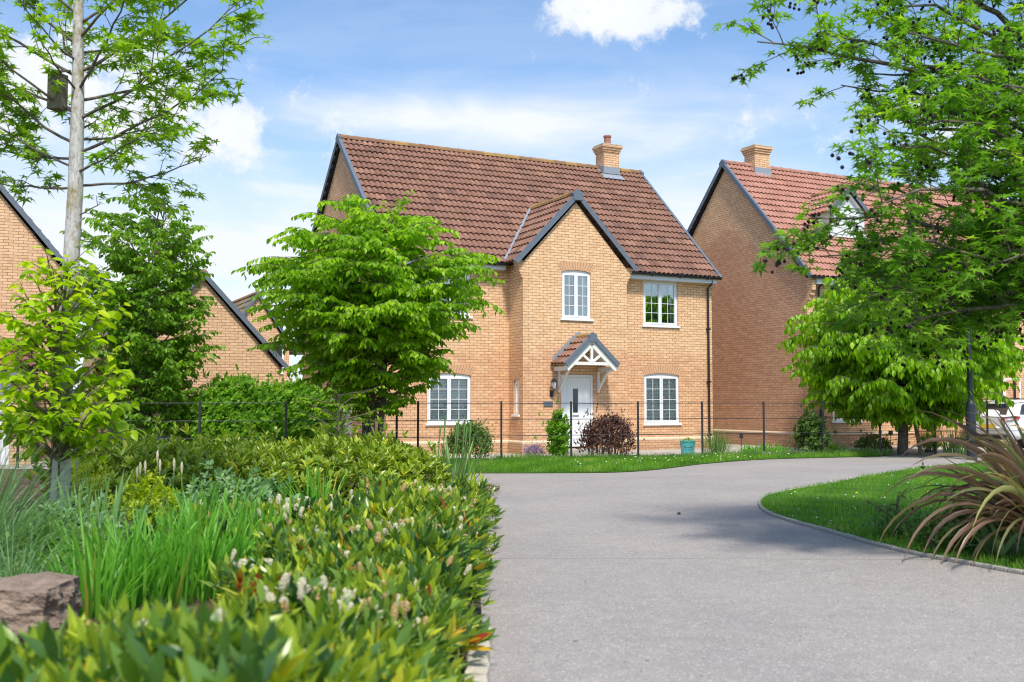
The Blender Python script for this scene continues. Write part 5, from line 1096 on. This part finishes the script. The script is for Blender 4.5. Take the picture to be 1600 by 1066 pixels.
hedge('low_shrub',Vector((at(1345,715,28.2).x,28.2,0)),Vector((at(1385,715,28.4).x,28.4,0)),.7,.42,M['shrub'],'low rounded shrub left of the staked round tree',3200,.05,seed=46,cat='shrub',endr=.3)
hedge('leafy_bush',Vector((at(1446,715,28.6).x,28.7,0)),Vector((at(1462,715,28.8).x,28.8,0)),.4,.55,M['hedge'],'thin green bush right of the staked round tree',900,.07,seed=47,wob=.3,cat='bush',endr=.2)
for i,(x,Y,lab) in enumerate(((1175,27.2,'green strap leaved clump nearest the teal pot'),(1210,27.3,'green strap leaved clump nearest the brick gable'),(1300,27.8,'green strap leaved clump under the grey green shrub'))): clump('border_plant',gpos(x,Y),120,.28,(.2,.38),(.02,.035),.8,.6,M['lily'],lab,'plant',140+i,'border plants behind the fence')
clump('grass_tuft',gpos(1118,26.5),260,.28,(.45,.85),(.006,.010),.4,.35,M['herb'],'loose tuft of pale tall grass right of the teal pot','grass tuft',150)
ib=clump('iris',gpos(1492,27.0),48,.32,(.45,.8),(.03,.05),.2,.4,M['iris'],'iris clump with mauve flowers beside the lamp column','iris',151)
b=MB(); fb=MB(); random.seed(9)
for k in range(9):
    x=random.uniform(-.5,.6); h=random.uniform(.85,1.12); b.tube([(x*.7,0,0),(x,0,h)],.006,5); c_=Vector((x,-.02,h))
    for j in range(6):
        a=j*1.05; fb.add([c_,c_+Vector((.045*math.cos(a+.4),.045*math.sin(a+.4),.03)),c_+Vector((.075*math.cos(a),.075*math.sin(a),-.02+.06*(j%2))),c_+Vector((.045*math.cos(a-.4),.045*math.sin(a-.4),.03))],[(0,1,2,3)],random.random())
b.build('flower_stems',M['iris'],ib,uv=False); fb.build('flowers',M['lav'],ib,uv=False)
# teal pot
q=at(1076,712,26.6); tp=empty('plant_pot',(q.x,26.75,0),0,'turquoise bucket planter against the brick plinth','planter')
b=MB(); b.lathe([(.15,0.02),(.16,.03),(.195,.40),(.21,.40),(.21,.42),(.185,.42),(.18,.34),(.02,.34)],0,0,24); b.build('pot',M['teal'],tp,smooth=False,uv=False)
b=MB(); b.tube([(-.20,-.02,.33),(-.06,-.21,.25),(.06,-.21,.25),(.20,-.02,.33)],.006,6); b.build('handle',M['iron'],tp,uv=False)
P_=rng.normal(0,.07,(90,3)); P_[:,2]=.36+abs(P_[:,2])*.8; leaf_obj('seedlings',T_LEAF,P_,rnd3(90)+np.array([0,0,.8]),rnd3(90)+np.array([0,0,1]),np.full(90,.05),rng.uniform(0,1,90),M['hedge'],tp)
for i,(x,Y,lab) in enumerate(((1158,28.6,'small black solar stake light by the brick gable plinth'),(1392,31,'small black solar stake light left of the staked tree'))):
    q=at(x,690,Y); b=MB(); b.tube([(0,0,0),(0,0,.42)],.012,6); b.box(-.05,.05,-.04,.04,.42,.56); o=b.build('garden_light',M['black'],None,uv=False); o.location=(q.x,Y,0); tag(o,lab,'garden light','solar garden lights')
q=at(1062,805,12.9); g_=gp(1061,804); rock('stone',(g_.x,g_.y,.012),.017,.015,.013,M['black'],'single small black stone lying on the grey path',8,'stone')
# ---------------- grass blades ----------------
def inpoly(px,py,poly):
    c=np.zeros(len(px),bool); n=len(poly)
    for i in range(n):
        x1,y1=poly[i];x2,y2=poly[(i+1)%n]
        if y1==y2: continue
        k=((y1>py)!=(y2>py))&(px<(x2-x1)*(py-y1)/(y2-y1)+x1); c^=k
    return c
def blades(name,poly,n,h,w,m,label,seed,z=.03,near=0):
    r=np.random.default_rng(seed); P=np.array(poly); x=r.uniform(P[:,0].min(),P[:,0].max(),n*4); y=r.uniform(P[:,1].min(),P[:,1].max(),n*4)
    if near: y=P[:,1].min()+(P[:,1].max()-P[:,1].min())*r.uniform(0,1,n*4)**near
    k=inpoly(x,y,poly)&(np.abs(x/np.maximum(y,.1))<.56); x=x[k][:n];y=y[k][:n]; m_=len(x)
    pos=np.stack([x,y,np.full(m_,z)],1); d=np.stack([r.normal(0,.45,m_),r.normal(0,.45,m_),np.ones(m_)],1); nr=np.stack([r.normal(0,1,m_),r.normal(0,1,m_),np.full(m_,.2)],1)
    pt=.5+.5*np.sin(x*1.7+np.sin(y*1.3)*2)*np.sin(y*1.1+x*.4); sz=h*r.uniform(.5,1.2,m_)*(.8+.4*pt); T=(np.array([(-.5,0,0),(.5,0,0),(.36,.55,.06),(-.36,.55,.06),(0,1,.25)]),[(0,1,2,3),(3,2,4)])
    o=leaf_obj(name,T,pos,d,nr,sz,np.clip(r.normal(.45,.16,m_)+.34*(pt-.5)+.25*(np.sin(x*5.3+y*2.1)*np.sin(y*4.7-x*1.3)),0,1),m,None,w); return tag(o,label,'grass',kind='stuff')
lawn=[(p.x,p.y) for p in lawn_edge]+[(26,0)]
blades('lawn_grass',lawn,150000,.055,.12,M['grass'],'short green grass of the lawn inside the path curve',1)
strip=[(p.x,p.y) for p in strip_edge]+[(fpt(5).x,fpt(5).y+.1),(-.25,24.5),(-6,23.6)]
blades('verge_grass',strip,60000,.105,.10,M['grass'],'longer grass of the verge below the rail fence',2)
fs=[(fpt(-.1).x,fpt(-.1).y-.25)]+[(fpt(i).x,fpt(i).y-.3) for i in (1,2,3,4,5,6,6.2)]+[(fpt(i).x,fpt(i).y+.3) for i in (6.2,5,3,1,-.1)]
blades('fence_grass',fs,16000,.16,.07,M['herb'],'rough taller grass and weeds along the foot of the rail fence',3)
def dots(name,poly,n,m,label,seed,z,rad):
    r=np.random.default_rng(seed); P=np.array(poly); x=r.uniform(P[:,0].min(),P[:,0].max(),n*12); y=r.uniform(P[:,1].min(),P[:,1].max(),n*12)
    k=inpoly(x,y,poly)&(np.abs(x/y)<.53)&(np.sin(x*2.1+1)*np.sin(y*1.7)+r.uniform(-1,1,n*12)>.1); x=x[k][:n];y=y[k][:n]; b=MB()
    for a,c in zip(x,y):
        zz_=z*r.uniform(.7,1.4); rr=rad*r.uniform(.6,1.2); b.add([(a+rr*math.cos(t*.785),c+rr*math.sin(t*.785),zz_) for t in range(8)]+[(a,c,zz_+rr*.7)],[(t,(t+1)%8,8) for t in range(8)]+[tuple(range(8))[::-1]])
    return tag(b.build(name,m,None,uv=False),label,'flowers',kind='stuff')
dots('daisies',lawn,230,M['daisy'],'white daisies dotted over the lawn',4,.07,.013); dots('dandelions',lawn,26,M['dand'],'yellow dandelions dotted over the lawn',5,.09,.02)
dots('verge_daisies',[(1,21),(3.2,22.2),(8,26.4),(8,26.9),(2,25)],70,M['daisy'],'white daisies and clocks on the fence verge',6,.13,.017)
# dead leaves and litter on the path
r_=np.random.default_rng(77); n=46; x=r_.uniform(-.3,4,n); y=r_.uniform(5,15,n); P_=np.stack([x,y,np.full(n,.008)],1)
o=leaf_obj('fallen_leaves',T_LEAF,P_,np.stack([r_.normal(0,1,n),r_.normal(0,1,n),np.full(n,.03)],1),np.tile([0,0,1.],(n,1)),r_.uniform(.015,.04,n),r_.uniform(.2,1,n),simple('dry_leaf',(.30,.24,.17),.9,vary=.5,vs=3)); tag(o,'scattered dry leaf scraps lying on the path','litter',kind='stuff')
ch_=np.stack([r_.uniform(-1.1,-.2,260),r_.uniform(15.2,17.2,260),np.full(260,.055)],1)
o=leaf_obj('bark_chips',T_LEAF,ch_,np.stack([r_.normal(0,1,260),r_.normal(0,1,260),r_.normal(0,.15,260)],1),np.tile([0,0,1.],(260,1))+r_.normal(0,.3,(260,3)),r_.uniform(.03,.08,260),r_.uniform(0,1,260),simple('bark_chip',(.25,.17,.11),.9,vary=.5,vs=3)); tag(o,'loose bark chips on the bare bed corner','mulch',kind='stuff')
